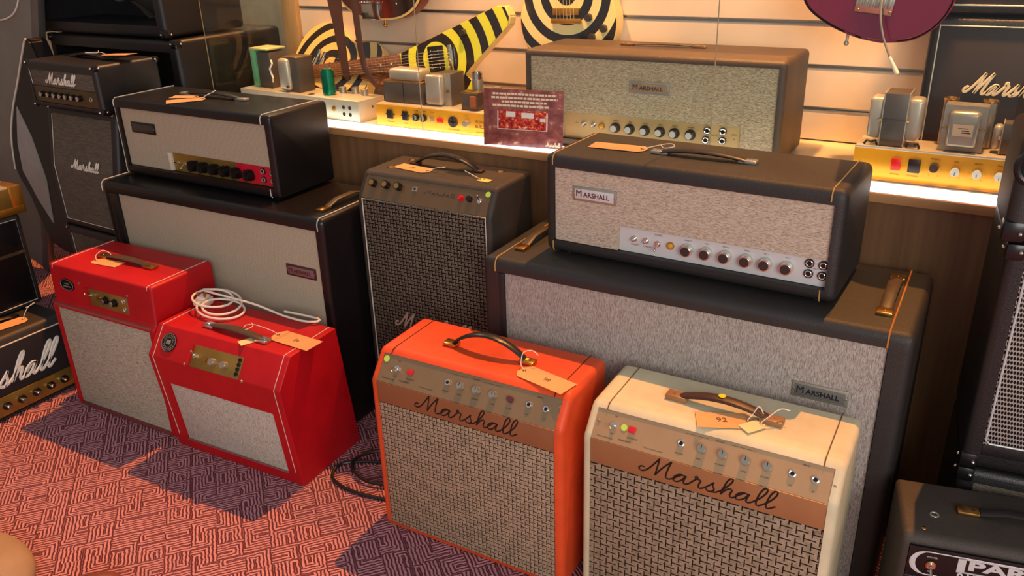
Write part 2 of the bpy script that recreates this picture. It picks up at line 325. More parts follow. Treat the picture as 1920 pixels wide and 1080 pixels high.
def thing(name, label, cat, loc=(0, 0, 0), rz=0, group=None):
    o = bpy.data.objects.new(name, None); COL.objects.link(o); o.empty_display_size = .05; o.location = loc; o.rotation_euler = (0, 0, rz)
    o['label'] = label; o['category'] = cat
    if group: o['group'] = group
    return o
def tag(o, label, cat, group=None):
    o['label'] = label; o['category'] = cat
    if group: o['group'] = group
    return o
def struct(o): o['kind'] = 'structure'; return o
def copy_part(src, parent, loc, rot=None):
    c = src.copy(); COL.objects.link(c); c.parent = parent; c.location = loc
    if rot is not None: c.rotation_euler = rot
    for ch in list(src.children):
        d = ch.copy(); COL.objects.link(d); d.parent = c
    return c

# ------------------------------------------------------------------ script lettering: strokes of the flowing logo
def catmull(p, n=7):
    out = []
    for i in range(len(p) - 1):
        p0 = p[max(i - 1, 0)]; p1 = p[i]; p2 = p[i + 1]; p3 = p[min(i + 2, len(p) - 1)]
        for k in range(n):
            t = k / n; out.append(tuple(.5 * ((2 * p1[j]) + (-p0[j] + p2[j]) * t + (2 * p0[j] - 5 * p1[j] + 4 * p2[j] - p3[j]) * t * t + (-p0[j] + 3 * p1[j] - 3 * p2[j] + p3[j]) * t ** 3) for j in range(len(p1))))
    out.append(tuple(p[-1])); return out
def _a(o): return [[(o + .02, .05), (o + .10, .22), (o + .30, .44), (o + .44, .42)], [(o + .44, .42), (o + .24, .46), (o + .06, .28), (o + .06, .06), (o + .18, .0), (o + .34, .14), (o + .47, .46)], [(o + .47, .46), (o + .44, .20), (o + .46, .03), (o + .56, .01), (o + .68, .12)]]
def _l(o): return [[(o, .12), (o + .20, .44), (o + .32, .80), (o + .30, 1.0), (o + .20, .98), (o + .12, .72), (o + .10, .30), (o + .14, .04), (o + .24, .0), (o + .36, .12)]]
SCRIPT = [[(-.10, .30), (-.22, .32), (-.30, .20), (-.24, .08), (-.10, .08), (.06, .26), (.22, .62), (.36, 1.0)], [(.36, 1.0), (.38, .6), (.40, .02)], [(.40, .02), (.54, .42), (.70, .76), (.84, 1.0)], [(.84, 1.0), (.80, .6), (.80, .18), (.86, .02), (.98, .02), (1.10, .12)]] \
    + _a(1.08) + [[(1.76, .12), (1.90, .38), (1.98, .54), (1.94, .60), (1.88, .54), (1.96, .46), (2.12, .44), (2.10, .20), (2.14, .02), (2.24, .02), (2.36, .14)]] \
    + [[(2.36, .14), (2.54, .42), (2.60, .54)], [(2.60, .54), (2.60, .36), (2.70, .16), (2.60, .0), (2.46, .02), (2.42, .10)], [(2.62, .0), (2.78, .04), (2.92, .18)]] \
    + [[(2.92, .18), (3.06, .44), (3.20, .80), (3.20, 1.0), (3.10, .98), (3.02, .70), (2.98, .02)], [(2.98, .02), (3.08, .28), (3.22, .44), (3.32, .40), (3.30, .14), (3.38, .0), (3.50, .08)]] \
    + _a(3.48) + _l(4.16) + _l(4.52) + [[(4.88, .12), (4.96, .20)]]
def script_logo(name, parent, x, y, z, width, height, r, mat, depth=.3, tilt=0, only=None, loc=None, rot=None, slant=.0):
    mb = MB(); sx = width / 5.26; k = height
    for st in (SCRIPT[:only] if only else SCRIPT):
        pts = [((px + .3) * sx + py * k * slant, 0, py * k) for px, py in catmull(st, 6)]
        mb.tube(pts, r, ms=6, flat=((0, -1, 0), depth))
    return mb.build(name, mat, parent, loc or (x, y, z), rot or (-tilt, 0, 0))

# ------------------------------------------------------------------ amp pieces
def amp_case(name, parent, w, prof, t, segs, rec, bev, mat, zr=None, xr=None):
    """cabinet shell: side profile prof [(y,z)..] from bottom front upwards, swept over w; front segments segs recessed between the side boards"""
    bm = bmesh.new(); xs = [0, t, w - t, w]; n = len(prof)
    R = [[bm.verts.new((x, p[0], p[1])) for p in prof] for x in xs]
    bm.faces.new(R[0][::-1]); bm.faces.new(R[3])
    for i in range(3):
        for k in range(n): bm.faces.new((R[i][k], R[i + 1][k], R[i + 1][(k + 1) % n], R[i][(k + 1) % n]))
    bmesh.ops.recalc_face_normals(bm, faces=bm.faces)
    ed = [e for e in bm.edges if e.is_manifold and e.calc_face_angle(0) > .45]
    bmesh.ops.bevel(bm, geom=ed, offset=bev, segments=4, affect='EDGES', profile=.5)
    zc = [((prof[k][1] + prof[k + 1][1]) / 2) for k in segs]
    sel = []
    for f in bm.faces:
        c = f.calc_center_median()
        if t < c.x < w - t and f.normal.y < -.3 and f.calc_area() > 1e-4 and any(prof[k][1] - .001 <= c.z <= prof[k + 1][1] + .001 for k in segs): sel.append(f)
    r = bmesh.ops.extrude_face_region(bm, geom=sel)
    vs = [v for v in r['geom'] if isinstance(v, bmesh.types.BMVert)]; bmesh.ops.translate(bm, vec=(0, rec, 0), verts=vs)
    fl = [f for f in sel if f.is_valid]
    if fl: bmesh.ops.delete(bm, geom=fl, context='FACES')
    mb = MB(); mb.bm.free(); mb.bm = bm; return mb.build(name, mat, parent)
def piping(parent, pts, r, mat, name='piping'): return MB().tube(pts, r, ms=6).build(name, mat, parent)
def slope(prof_lo, prof_hi, z, off=0.):   # y on a slanted front plane
    (y0, z0), (y1, z1) = prof_lo, prof_hi; return y0 + (y1 - y0) * (z - z0) / (z1 - z0) + off
def plaque(parent, x0, z0, x1, z1, y, frame='steel', field='silver', letters='redink', txt='MARSHALL'):
    p = MB().box(x0, y - .004, z0, x1, y, z1, .0012).build('name_plate', frame, parent)
    m = MB().box(x0 + .007, y - .0055, z0 + .006, x1 - .007, y - .003, z1 - .006, .0008).build('plate_field', field, p)
    if txt:
        cx, cz, h = (x0 + x1) / 2, (z0 + z1) / 2, (z1 - z0)
        t = MB(); t.text(txt[0], h * .62, FACE(x0 + (x1 - x0) * .155, y - .0058, cz + h * .02), .0005, bold=0, sx=1.0); t.text(txt[1:], h * .46, FACE(x0 + (x1 - x0) * .555, y - .0058, cz - h * .03), .0005, bold=.0002, sx=(x1 - x0) * .66 / (h * .46 * 4.6))
        t.build('plate_lettering', letters, p)
    for q in (x0 + .004, x1 - .004): MB().cyl((q, y - .006, (z0 + z1) / 2), (q, y - .003, (z0 + z1) / 2), .0018, seg=8).build('plate_pin', 'chrome', p)
    return p
def jack_mesh(): return MB().cyl((0, 0, 0), (0, -.003, 0), .0085, seg=6, mi=0).ring((0, -.004, 0), (0, -1, 0), .006, .0022, mi=0).cyl((0, -.002, 0), (0, -.0042, 0), .0048, seg=14, mi=1)
def toggle_mesh(up=1): return MB().cyl((0, 0, 0), (0, -.004, 0), .0085, seg=6).cyl((0, -.003, 0), (0, -.009, 0), .005, .004, seg=14).cyl((0, -.007, 0), (0, -.022, .010 * up), .0017, .003, seg=10).sphere((0, -.0225, .0103 * up), .0032)
def knob_skirted(r=.0125): # black skirt, spun metal top
    return MB().cyl((0, 0, 0), (0, -.004, 0), r * 1.12, r * 1.05, seg=24, mi=1).cyl((0, -.004, 0), (0, -.017, 0), r * .86, r * .80, seg=28, mi=1, bev=.001).cyl((0, -.0165, 0), (0, -.0185, 0), r * .70, r * .64, seg=24, mi=0)
def knob_small(r=.010): return MB().cyl((0, 0, 0), (0, -.013, 0), r, r * .94, seg=28, mi=1, bev=.001).cyl((0, -.0125, 0), (0, -.0145, 0), r * .86, r * .8, seg=24, mi=0).box(-.0008, -.0152, 0, .0008, -.014, r * .75, mi=2)
def spread(name, mbf, mats, parent, pts, tilt=0):
    """the first item is built, the others are object copies sharing its mesh"""
    first = None; out = []
    for p in pts:
        if first is None: first = mbf.build(name, mats, parent, p, (-tilt, 0, 0)); out.append(first)
        else: out.append(copy_part(first, parent, p))
    return out
def marks(parent, items, mat='brownink', y=0, tilt=0, yf=None, name='panel_print'):
    for (txt, x, z, s) in items: MB().text(txt, s, FACE(x, (yf(z) if yf else y), z, tilt), .0001).build(name, mat, parent)
def strap_handle(parent, x0, x1, y, z, arch, cap='brass', strap='strapblack', cw=.042, ch=.012, cd=.026, y1=None, sr=.011, along='x', flat=.35, caplen=None):
    """carrying handle: two end caps and a bent strap between them"""
    h = None; y1 = y if y1 is None else y1
    A = Vector((x0, y, z)); B = Vector((x1, y1, z)); d = (B - A).normalized(); L = (B - A).length; side = Vector((-d.y, d.x, 0))
    pts = []; n = 22
    for i in range(n + 1):
        t = i / n; s_ = math.sin(math.pi * t); pts.append(A + d * (cw * .6 + (L - cw * 1.2) * t) + Vector((0, 0, ch * .55 + arch * (s_ ** .8))))
    mb = MB(); mb.tube(pts, sr, ms=10, flat=((0, 0, 1), flat), rfun=lambda t: 1.0 + .18 * math.sin(math.pi * t))
    h = mb.build('handle', strap, parent)
    for P_, sg in ((A, 1), (B, -1)):
        ang = math.atan2(d.y, d.x); mt = Matrix.Translation(P_) @ Matrix.Rotation(ang, 4, 'Z')
        c = MB().box(0 if sg > 0 else -cw, -cd / 2, 0, cw if sg > 0 else 0, cd / 2, ch, .003, mat=mt).cyl(mt @ Vector((sg * cw * .35, 0, ch - .001)), mt @ Vector((sg * cw * .35, 0, ch + .0015)), .0035, seg=10).build('handle_cap', cap, h)
    return h
def price_tag(name, label, parent_loc, rz, pts, string, txt=None, mat='manila', lift=.0, tsize=.018, group=None, flip=0, tilt=(0, 0)):
    """paper tag lying on a surface: card with clipped corners, eyelet, string; pts=(length,width), string=list of local points"""
    L, W = pts; t = thing(name, label, 'price tag', parent_loc, rz, group)
    c = MB().prism([(0, -W * .22), (L * .10, -W / 2), (L, -W / 2), (L, W / 2), (L * .10, W / 2), (0, W * .22)], 'z', 0, .0006).build('card', mat, t, rot=(tilt[0], tilt[1], 0))
    MB().ring((L * .08, 0, .0008), (0, 0, 1), .0035, .0014, seg=14, ms=6).build('eyelet', 'brass', c)
    if txt: MB().text(txt, tsize, Matrix.Translation((L * .55, 0, .0009)) @ Matrix.Rotation(math.pi * flip, 4, 'Z'), .0001).build('handwriting', 'brownink', c)
    if string: MB().tube(catmull(string, 6), .0011, ms=6).build('string', 'string', t)
    return t
def corner_guard(parent, x, y, z, sx, sy, sz, s=.03):
    """black metal corner with two shiny rivets"""
    mb = MB(); mb.box(min(0, sx * s), min(0, sy * s), min(0, sz * s), max(0, sx * s), max(0, sy * s), max(0, sz * s), .008)
    o = mb.build('corner_guard', 'plastic', parent, (x - sx * .003, y - sy * .003, z - sz * .003))
    MB().sphere((sx * s * .75, -sy * .0005, sz * s * .45), .0045).sphere((-sx * .0005, sy * s * .75, sz * s * .45), .0045).build('rivet', 'chrome', o)
    return o

# ================================================================== SETTING
CZ, CY = .903, 2.13
floor = struct(MB().box(-5, -2.5, -.04, 3, 4, 0).build('floor', 'carpet'))
mb = MB(); mb.box(-2.64, CY + .012, 0, 1.4, 2.62, CZ - .022); struct(mb.build('trim_1', 'counter')); bpy.data.objects['trim_1'].name = 'trim_1'
struct(MB().box(-2.64, CY, CZ - .024, 1.4, 2.62, CZ - .001, .0015).build('trim_2', 'lip'))
struct(MB().box(-2.64, CY + .012, CZ - .004, 1.4, 2.62, CZ).build('trim_3', 'ctop'))
struct(MB().box(-2.62, CY + .012, CZ - .003, 1.38, CY + .063, CZ + .003).build('trim_4', 'led'))   # luminous strip along the front of the counter
struct(MB().box(-2.62, CY + .071, CZ - .003, 1.38, CY + .092, CZ + .0015).build('trim_8', 'led'))
mb = MB(); zz = CZ
gl = [1.0, 1.1225, 1.245, 1.3675, 1.49, 1.6125, 1.735, 1.8575, 1.98]
prev = CZ
gl = gl[:7]
for g in gl + [1.80]:
    mb.box(-2.56, 2.60, prev + .004, 1.4, 2.625, g - .004, .002, seg=1); prev = g
mb.build('wall_back', ['slat']); struct(bpy.data.objects['wall_back'])
mb = MB()
for g in gl: mb.box(-2.56, 2.608, g - .006, 1.4, 2.62, g + .006, mi=0); mb.box(-2.555, 2.598, g - .0055, 1.4, 2.604, g - .0025, mi=0)
struct(mb.build('trim_5', 'groove'))
struct(MB().box(-2.64, 2.58, CZ, -2.56, 2.70, 1.80, .004).build('trim_6', 'woodtrim'))
struct(MB().box(-5, 3.3, 0, 1.4, 3.36, 2.6).build('wall_far', 'wall'))
struct(MB().box(-4.6, -2.5, 0, -4.54, 3.3, 2.6).build('wall_left', 'wall'))
struct(MB().box(1.4, 1.2, 0, 1.46, 3.3, 2.6).build('wall_right', 'wall'))
# glass of the display case
for i, (x0, x1) in enumerate(((-2.655, -1.672), (-1.668, -.700), (-.696, .30), (.304, 1.3))):
    g = MB().box(x0, 2.194, CZ, x1, 2.200, 2.05, .001, seg=1).build('window_%d' % (i + 1), 'glass'); struct(g)
g = MB().box(-2.661, 2.202, CZ, -2.655, 2.58, 2.05, .001, seg=1).build('window_5', 'glass'); struct(g)
mb = MB()
for x in (-2.658, -1.670, -.698): mb.box(x - .0014, 2.1925, CZ, x + .0014, 2.1938, 2.05)
struct(mb.build('trim_7', plain('glass_edge', (168, 150, 110), .3)))

# ================================================================== HEAD ON THE RIGHT HAND BLACK CABINET
def head_case(t, w, d, h, mat, tt, zb, zt, bev=.018): return amp_case('cabinet', t, w, [(0, 0), (0, zb), (0, zt), (0, h), (d, h), (d, 0)], tt, [1], .026, bev, mat)
def feet(t, w, d, n='foot', r=.014, h=.008):
    for x in (.05, w - .05):
        for y in (.04, d - .04): MB().cyl((x, y, -h), (x, y, .002), r, seg=14).build(n, 'plastic', t)
hr = thing('guitar_amplifier', 'black amp head with flecked grille and white control panel, on the large cabinet at right', 'guitar amplifier', (-1.007, 1.821, .733), -.025)
W, D, H_ = .74, .272, .262
head_case(hr, W, D, H_, 'blackworn', .025, .030, .228, .019); feet(hr, W, D)
MB().prism([(.025, .031), (.207, .031), (.207, .097), (.715, .097), (.715, .228), (.025, .228)], 'y', .008, .020, .002).build('grille_cloth', 'streakH', hr)
pn = MB().box(.207, .017, .031, .715, .022, .099).build('control_panel', 'silver', hr)
xs = [.248, .280]
spread('switch', MB().cyl((0, 0, 0), (0, -.004, 0), .0085, seg=6).cyl((0, -.003, 0), (0, -.010, 0), .0055, seg=14).sphere((0, -.012, 0), .0042), 'chrome', pn, [(x, .017, .068) for x in xs])
toggle_mesh(-1).build('toggle_switch', 'chrome', pn, (.311, .017, .065))
MB().cyl((0, 0, 0), (0, -.005, 0), .0095, seg=18).sphere((0, -.005, 0), .0078, (1, .7, 1), mi=1).build('pilot_lamp', ['brass', 'amber'], pn, (.344, .017, .066))
spread('knob', MB().cyl((0, 0, 0), (0, -.004, 0), .0165, .0158, seg=28, mi=0).cyl((0, -.004, 0), (0, -.018, 0), .0148, .0138, seg=30, mi=1, bev=.0012).cyl((0, -.0175, 0), (0, -.0192, 0), .0118, .0112, seg=26, mi=2), ['pale', 'chrome', 'knobdark'], pn, [(x, .017, .063) for x in (.387, .434, .481, .531, .576, .625)])
spread('input_jack', MB().cyl((0, 0, 0), (0, -.004, 0), .0105, seg=18, mi=1).ring((0, -.0045, 0), (0, -1, 0), .0068, .002, mi=0).cyl((0, -.004, 0), (0, -.005, 0), .0045, seg=12, mi=1), ['chrome', 'plastic'], pn, [(.674, .017, .083), (.704, .017, .083), (.674, .017, .058), (.704, .017, .058)])
marks(pn, [('POWER', .311, .087, .006), ('POLARITY', .250, .052, .005), ('STANDBY', .283, .052, .005), ('PRESENCE', .387, .086, .0045), ('BASS', .434, .086, .0045), ('MIDDLE', .481, .086, .0045), ('TREBLE', .531, .086, .0045), ('VOL 1', .576, .086, .0045), ('VOL 2', .625, .086, .0045), ('INPUTS', .689, .071, .004)], 'brownink', .0168)
plaque(hr, .079, .148, .201, .186, .008)
for x in (.024, .706):
    piping(hr, [(x, D - .004, H_ + .0005), (x, .012, H_ + .0005), (x, .003, H_ - .006), (x, -.001, H_ - .014), (x, -.001, .235)], .0016, 'piping')
    piping(hr, [(x, -.001, .030), (x, -.001, .012), (x, .004, .002)], .0016, 'piping')
strap_handle(hr, .241, .505, .120, H_, .010, 'steel', 'strapblack', .044, .009, .024, y1=.128, sr=.013)
price_tag('price_tag', 'blank manila tag on the black head with the white control panel', (-1.007 + .225, 1.821 + .128, .997), math.pi + .05, (.150, .058), [(.012, 0, .002), (-.006, -.004, .006), (-.03, -.012, .012), (-.06, -.004, .020), (-.075, .012, .018), (-.05, .014, .012), (-.036, .0, .016)])

# ================================================================== LARGE BLACK CABINET AT RIGHT
cr = thing('speaker_cabinet', 'large black cabinet with flecked grille behind the orange and cream amps', 'speaker cabinet', (-1.145, 1.72, 0), .014)
W, D, H_ = 1.057, .384, .725
amp_case('cabinet', cr, W, [(0, 0), (0, .04), (0, .688), (0, H_), (D, H_), (D, 0)], .050, [1], .022, .020, 'blackworn')
MB().box(.050, .007, .041, 1.006, .020, .687, .003).build('grille_cloth', 'streakV', cr)
MB().box(.050, -.001, .041, .066, .012, .687, .002).build('front_stile', 'black', cr)
plaque(cr, .822, .523, .944, .562, .007, 'steel', plain('dim_grey_field', (104, 102, 100), .4), 'ink')
for x in (.041, 1.004): piping(cr, [(x, D - .004, H_ + .0006), (x, .012, H_ + .0006), (x, .002, H_ - .008), (x, -.0012, H_ - .018), (x, -.0012, .69)], .0021 if x > .5 else .0016, plain('rust_gold_piping', (190, 116, 44), .45) if x > .5 else 'piping')
def recessed_handle(t, x, y0, y1, z, w=.034):
    h = MB().tube([(x, y0 + .03, z + .006), (x, (y0 * 2 + y1) / 3, z + .020), (x, (y0 + y1 * 2) / 3, z + .020), (x, y1 - .03, z + .006)], w * .42, ms=10, flat=((0, 0, 1), .22)).build('handle', 'strapworn', t)
    for a, b in ((y0, y0 + .034), (y1 - .034, y1)):
        MB().box(x - w / 2, a, z - .001, x + w / 2, b, z + .009, .002).cyl((x, (a + b) / 2, z + .008), (x, (a + b) / 2, z + .0105), .0035, seg=10).build('handle_cap', 'brass', h)
recessed_handle(cr, .981, .078, .325, H_)
recessed_handle(cr, .072, .075, .300, H_, .030)

# ================================================================== HEAD ON THE LEFT HAND BLACK CABINET
hl = thing('guitar_amplifier', 'black amp head with plain oatmeal grille, white piping and big black knobs, at left', 'guitar amplifier', (-2.708, 1.79, .748), .003)
W, D, H_ = .76, .261, .266
head_case(hl, W, D, H_, 'smooth_black', .024, .030, .236, .012); feet(hl, W, D)
MB().prism([(.024, .031), (.232, .031), (.232, .098), (.736, .098), (.736, .236), (.024, .236)], 'y', .010, .020, .002).build('grille_cloth', 'oat', hl)
pn = MB().box(.232, .022, .031, .736, .026, .102).build('control_panel', 'agedgold', hl)
MB().box(.232, .011, .032, .246, .023, .096, .001).build('panel_end_block', 'offwhite', pn)
MB().box(.560, .019, .034, .734, .0225, .099).build('red_panel', 'crimson', pn)
toggle_mesh().build('toggle_switch', 'chrome', pn, (.274, .022, .060)); toggle_mesh(-1).build('toggle_switch', 'chrome', pn, (.305, .022, .060))
kb = MB().cyl((0, 0, 0), (0, -.010, 0), .019, .019, seg=24).cyl((0, -.008, 0), (0, -.030, 0), .0165, .015, seg=10, bev=.002).prism([(-.006, -.010), (.006, -.010), (.003, .022), (-.003, .022)], 'y', -.034, -.012, .0015)
spread('knob', kb, ['plastic'], pn, [(x, .022, .060) for x in (.358, .406, .459, .512, .563, .622)])
spread('input_jack', MB().cyl((0, 0, 0), (0, -.004, 0), .0105, seg=18, mi=1).ring((0, -.0045, 0), (0, -1, 0), .0068, .002, mi=0).cyl((0, -.004, 0), (0, -.005, 0), .0045, seg=12, mi=1), ['steel', 'plastic'], pn, [(.681, .019, .080), (.681, .019, .052), (.722, .019, .078), (.722, .019, .052)])
pl = plaque(hl, .073, .152, .197, .190, .010, 'plastic', 'knobdark', 'ink', '')
for x in (.010, .722):
    piping(hl, [(x, D - .004, H_ + .0003), (x, .010, H_ + .0003), (x, .002, H_ - .006), (x, -.001, H_ - .012), (x, -.001, .238)], .0018, 'wpiping')
    piping(hl, [(x, -.001, .030), (x, -.001, .010), (x, .004, .002)], .0018, 'wpiping')
piping(hl, [(.0105, .001, .235), (.0105, -.001, .03)], .0012, 'wpiping')
strap_handle(hl, .187, .511, .150, H_, .012, 'steel', 'strapblack', .050, .009, .024, y1=.150, sr=.012)
price_tag('price_tag', 'blank manila tag, the nearer of two, on the black head with oatmeal grille', (-2.708 + .345, 1.79 + .118, 1.016), -2.25, (.125, .062), [(.012, 0, .002), (-.01, -.008, .012), (-.035, -.012, .022), (-.03, .01, .022), (0, .008, .010)])
price_tag('price_tag', 'small blank manila tag, the farther left of two, on the black head with oatmeal grille', (-2.708 + .300, 1.79 + .125, 1.0175), -2.75, (.095, .045), None)

# ================================================================== LARGE BLACK CABINET AT LEFT
cl = thing('speaker_cabinet', 'large black cabinet with oatmeal grille behind the two red amps', 'speaker cabinet', (-2.732, 1.697, 0), .019)
W, D, H_ = 1.025, .345, .74
amp_case('cabinet', cl, W, [(0, 0), (0, .04), (0, .701), (0, H_), (D, H_), (D, 0)], .030, [1], .022, .018, 'smooth_black')
MB().box(.074, .008, .041, .995, .020, .700, .003).build('grille_cloth', 'oat', cl)
MB().box(.030, .000, .041, .074, .014, .700, .002).build('front_stile', 'smooth_black', cl)
plaque(cl, .848, .533, .970, .571, .008, plain('maroon_plate', (70, 34, 34), .4), plain('mauve_field', (120, 92, 92), .4), 'redink')
for x in (.004, 1.006): piping(cl, [(x, D - .004, H_ + .0003), (x, .012, H_ + .0003), (x, .002, H_ - .008), (x, -.0012, H_ - .018), (x, -.0012, .703)], .0017, 'wpiping')
recessed_handle(cl, .965, .060, .300, H_, .028)
MB().cyl((.955, .105, H_), (.955, .105, H_ + .0012), .014, seg=20).build('sticker', plain('grey_green_sticker', (150, 160, 150), .5), cl)

# ================================================================== RED TALL AMP
rt = thing('combo_amplifier', 'taller boxy red combo amp with silver brown grille at the left', 'guitar amplifier', (-2.692, 1.40, 0), .035)
W, D, H_ = .506, .268, .533
amp_case('cabinet', rt, W, [(0, 0), (0, .012), (0, .386), (0, .398), (.014, .406), (.022, H_), (D, H_), (D, 0)], .022, [1], .012, .009, 'red')
MB().box(.022, .005, .013, W - .022, .011, .385, .002).build('grille_cloth', 'streakR', rt)
MB().box(.016, -.003, .392, W - .014, .016, .401, .003).build('ledge', plain('dusty_red_rail', (150, 70, 62), .6), rt)
MB().box(.022, -.002, .003, W - .022, .008, .013, .001).build('bottom_rail', plain('dark_red_rail', (112, 48, 46), .6), rt)
def yrt(z): return slope((.014, .406), (.022, .533), z)
tl = math.atan2(.008, .127)
pn = MB().box(0, -.0015, 0, .190, .002, .058, .001).build('control_panel', 'agedgold', rt, (.195, yrt(.419), .419), (-tl, 0, 0))
MB().prism([(0, 0), (-.018, .002), (-.018, .058), (0, .058)], 'y', -.005, .001, .001).build('panel_side_lip', 'red', pn)
toggle_mesh().build('toggle_switch', 'chrome', pn, (.012, -.001, .036))
MB().cyl((0, 0, 0), (0, -.006, 0), .006, seg=14).build('pilot_lamp', 'brass', pn, (.050, -.001, .034))
spread('knob', knob_skirted(.0125), ['chrome', 'plastic'], pn, [(.086, -.001, .032), (.128, -.001, .031)])
spread('input_jack', jack_mesh(), ['chrome', 'plastic'], pn, [(.176, -.001, .046), (.176, -.001, .018)])
def oval_badge(t, x, y, z, tilt, rx=.036, rz=.021):
    pts = [(rx * math.cos(a * math.pi / 14), rz * math.sin(a * math.pi / 14)) for a in range(28)]
    b = MB().prism(pts, 'y', -.0025, .001, .0006).build('oval_badge', 'plastic', t, (x, y, z), (-tilt, 0, 0))
    MB().tube([(p[0] * .9, -.0028, p[1] * .88) for p in pts], .0008, closed=True, ms=6).build('badge_rim', 'steel', b)
    mb = MB(); mb.box(-.012, -.0032, .003, .012, -.0028, .0065); mb.box(-.018, -.0032, -.007, .018, -.0028, -.003); mb.build('badge_lettering', 'steel', b)
    return b
oval_badge(rt, .087, yrt(.470) - .001, .470, tl)
for x in (.150, .388): MB().cyl((x, yrt(.486) + .001, .486), (x, yrt(.486) - .002, .486), .004, seg=10).build('screw', 'steel', rt)
for x in (.022, .486): piping(rt, [(x, D - .004, H_ + .0003), (x, .030, H_ + .0003), (x, .022, H_ - .004), (x, .0205, .520)], .0011, 'wpiping')
hd = strap_handle(rt, .116, .390, .139, H_, .010, 'brass', 'strapworn', .048, .010, .030, sr=.012)
price_tag('price_tag', 'manila tag tucked beside the handle of the taller red amp', (-2.692 + .13, 1.40 + .105, .5345), .12, (.120, .045), [(.012, 0, .002), (.0, .012, .014), (.01, .030, .026), (.03, .036, .022), (.05, .03, .016)])

# ================================================================== RED SMALL AMP
rs = thing('combo_amplifier', 'smaller red wedge shaped combo amp with white cable coiled on top', 'guitar amplifier', (-2.153, 1.399, 0), .053)
W, H_ = .529, .431
PB_, PT_ = (-.040, .348), (.020, .431)
def yrs(z): return slope((0, 0), (-.040, .348), z) if z < .348 else slope(PB_, PT_, z)
amp_case('cabinet', rs, W, [(0, 0), (yrs(.034), .034), (yrs(.258), .258), (-.040, .348), (.020, H_), (.222, H_), (.275, 0)], .050, [1], .016, .004, 'red')
tl2 = math.atan2(-.040, .348)
MB().box(.051, .005, .001, W - .038, .011, .2255, .002).build('grille_cloth', 'streakS', rs, (0, yrs(.034) + .002, .034), (-tl2, 0, 0))
MB().box(.050, -.003, .026, W - .036, .012, .036, .002).build('ledge', plain('dusty_grey_red_rail', (128, 84, 78), .6), rs)
tl3 = math.atan2(.060, .083)
pn = MB().box(0, -.0015, 0, .196, .002, .066, .001).build('control_panel', 'agedgold', rs, (.176, yrs(.339) - .001, .345), (-tl3, 0, 0))
bpy.data.objects[pn.name].location = (.176, slope(PB_, PT_, .350) - .001, .350)
MB().prism([(0, 0), (-.014, .002), (-.014, .064), (0, .066)], 'y', -.006, .001, .001).build('panel_side_lip', 'red', pn)
toggle_mesh().build('toggle_switch', 'chrome', pn, (.014, -.001, .034))
MB().cyl((0, 0, 0), (0, -.006, 0), .007, seg=14).build('pilot_lamp', 'brass', pn, (.058, -.001, .032))
spread('knob', MB().cyl((0, 0, 0), (0, -.014, 0), .012, .011, seg=24, mi=1, bev=.001).cyl((0, -.0135, 0), (0, -.016, 0), .0095, seg=24, mi=0), ['chrome', 'steel'], pn, [(.090, -.001, .030), (.136, -.001, .030)])
spread('input_jack', MB().cyl((0, 0, 0), (0, -.003, 0), .006, seg=12, mi=1).ring((0, -.0035, 0), (0, -1, 0), .005, .0014, seg=14, mi=1), ['chrome', 'plastic'], pn, [(.186, -.001, z) for z in (.056, .042, .028, .014)])
# round badge with a ring of lettering
b = MB().prism([(.030 * math.cos(a * math.pi / 14), .030 * math.sin(a * math.pi / 14)) for a in range(28)], 'y', -.003, .001, .0006).build('round_badge', 'plastic', rs, (.070, slope(PB_, PT_, .392) - .001, .392), (-tl3, 0, 0))
MB().ring((0, -.003, 0), (0, -1, 0), .0275, .0009, seg=28, ms=6).ring((0, -.003, 0), (0, -1, 0), .016, .0007, seg=24, ms=6).build('badge_rim', 'steel', b)
mb = MB()
for i, ch in enumerate('MARSHALL'):
    a = math.radians(155 - i * 19); mb.text(ch, .009, FACE(.0215 * math.cos(a), -.003, .0215 * math.sin(a)) @ Matrix.Rotation(a - math.pi / 2, 4, 'Z'), .0002)
for i in range(8):
    a = math.radians(205 + i * 19); mb.box(-.0012, -.0035, -.003, .0012, -.003, .003, mat=Matrix.Translation((.0215 * math.cos(a), 0, .0215 * math.sin(a))) @ Matrix.Rotation(math.pi / 2 - a, 4, 'Y'))
mb.box(-.009, -.0042, -.006, .009, -.003, .007, .001); mb.build('badge_lettering', 'steel', b)
for x, z in ((.158, .352), (.388, .350)): MB().cyl((x, slope(PB_, PT_, z), z), (x, slope(PB_, PT_, z) - .004, z - .001), .0045, seg=10).build('screw', 'steel', rs)
for x in (.022, .508):
    piping(rs, [(x, .218, H_ + .0004), (x, .020, H_ + .0004), (x, -.0405, .348), (x, yrs(.05) - .0006, .05)], .0010, 'wpiping')
strap_handle(rs, .150, .415, .070, H_, .012, 'chrome', 'strapworn', .045, .010, .030, y1=.060, sr=.013)
price_tag('price_tag', 'manila tag marked 56 overhanging the right edge of the smaller red amp', (-2.153 + .388, 1.399 + .130, .4335), -.02, (.160, .066), [(.012, 0, .003), (-.01, -.002, .010), (-.04, -.012, .020), (-.07, -.016, .022), (-.095, -.024, .018), (-.08, -.05, .016), (-.06, -.03, .024), (-.085, -.01, .022)], '56', flip=0, tsize=.020)
price_tag('price_tag', 'small cream tag under the handle of the smaller red amp', (-2.153 + .358, 1.399 + .082, .4325), -2.0, (.050, .034), None, None, 'cream_paper')
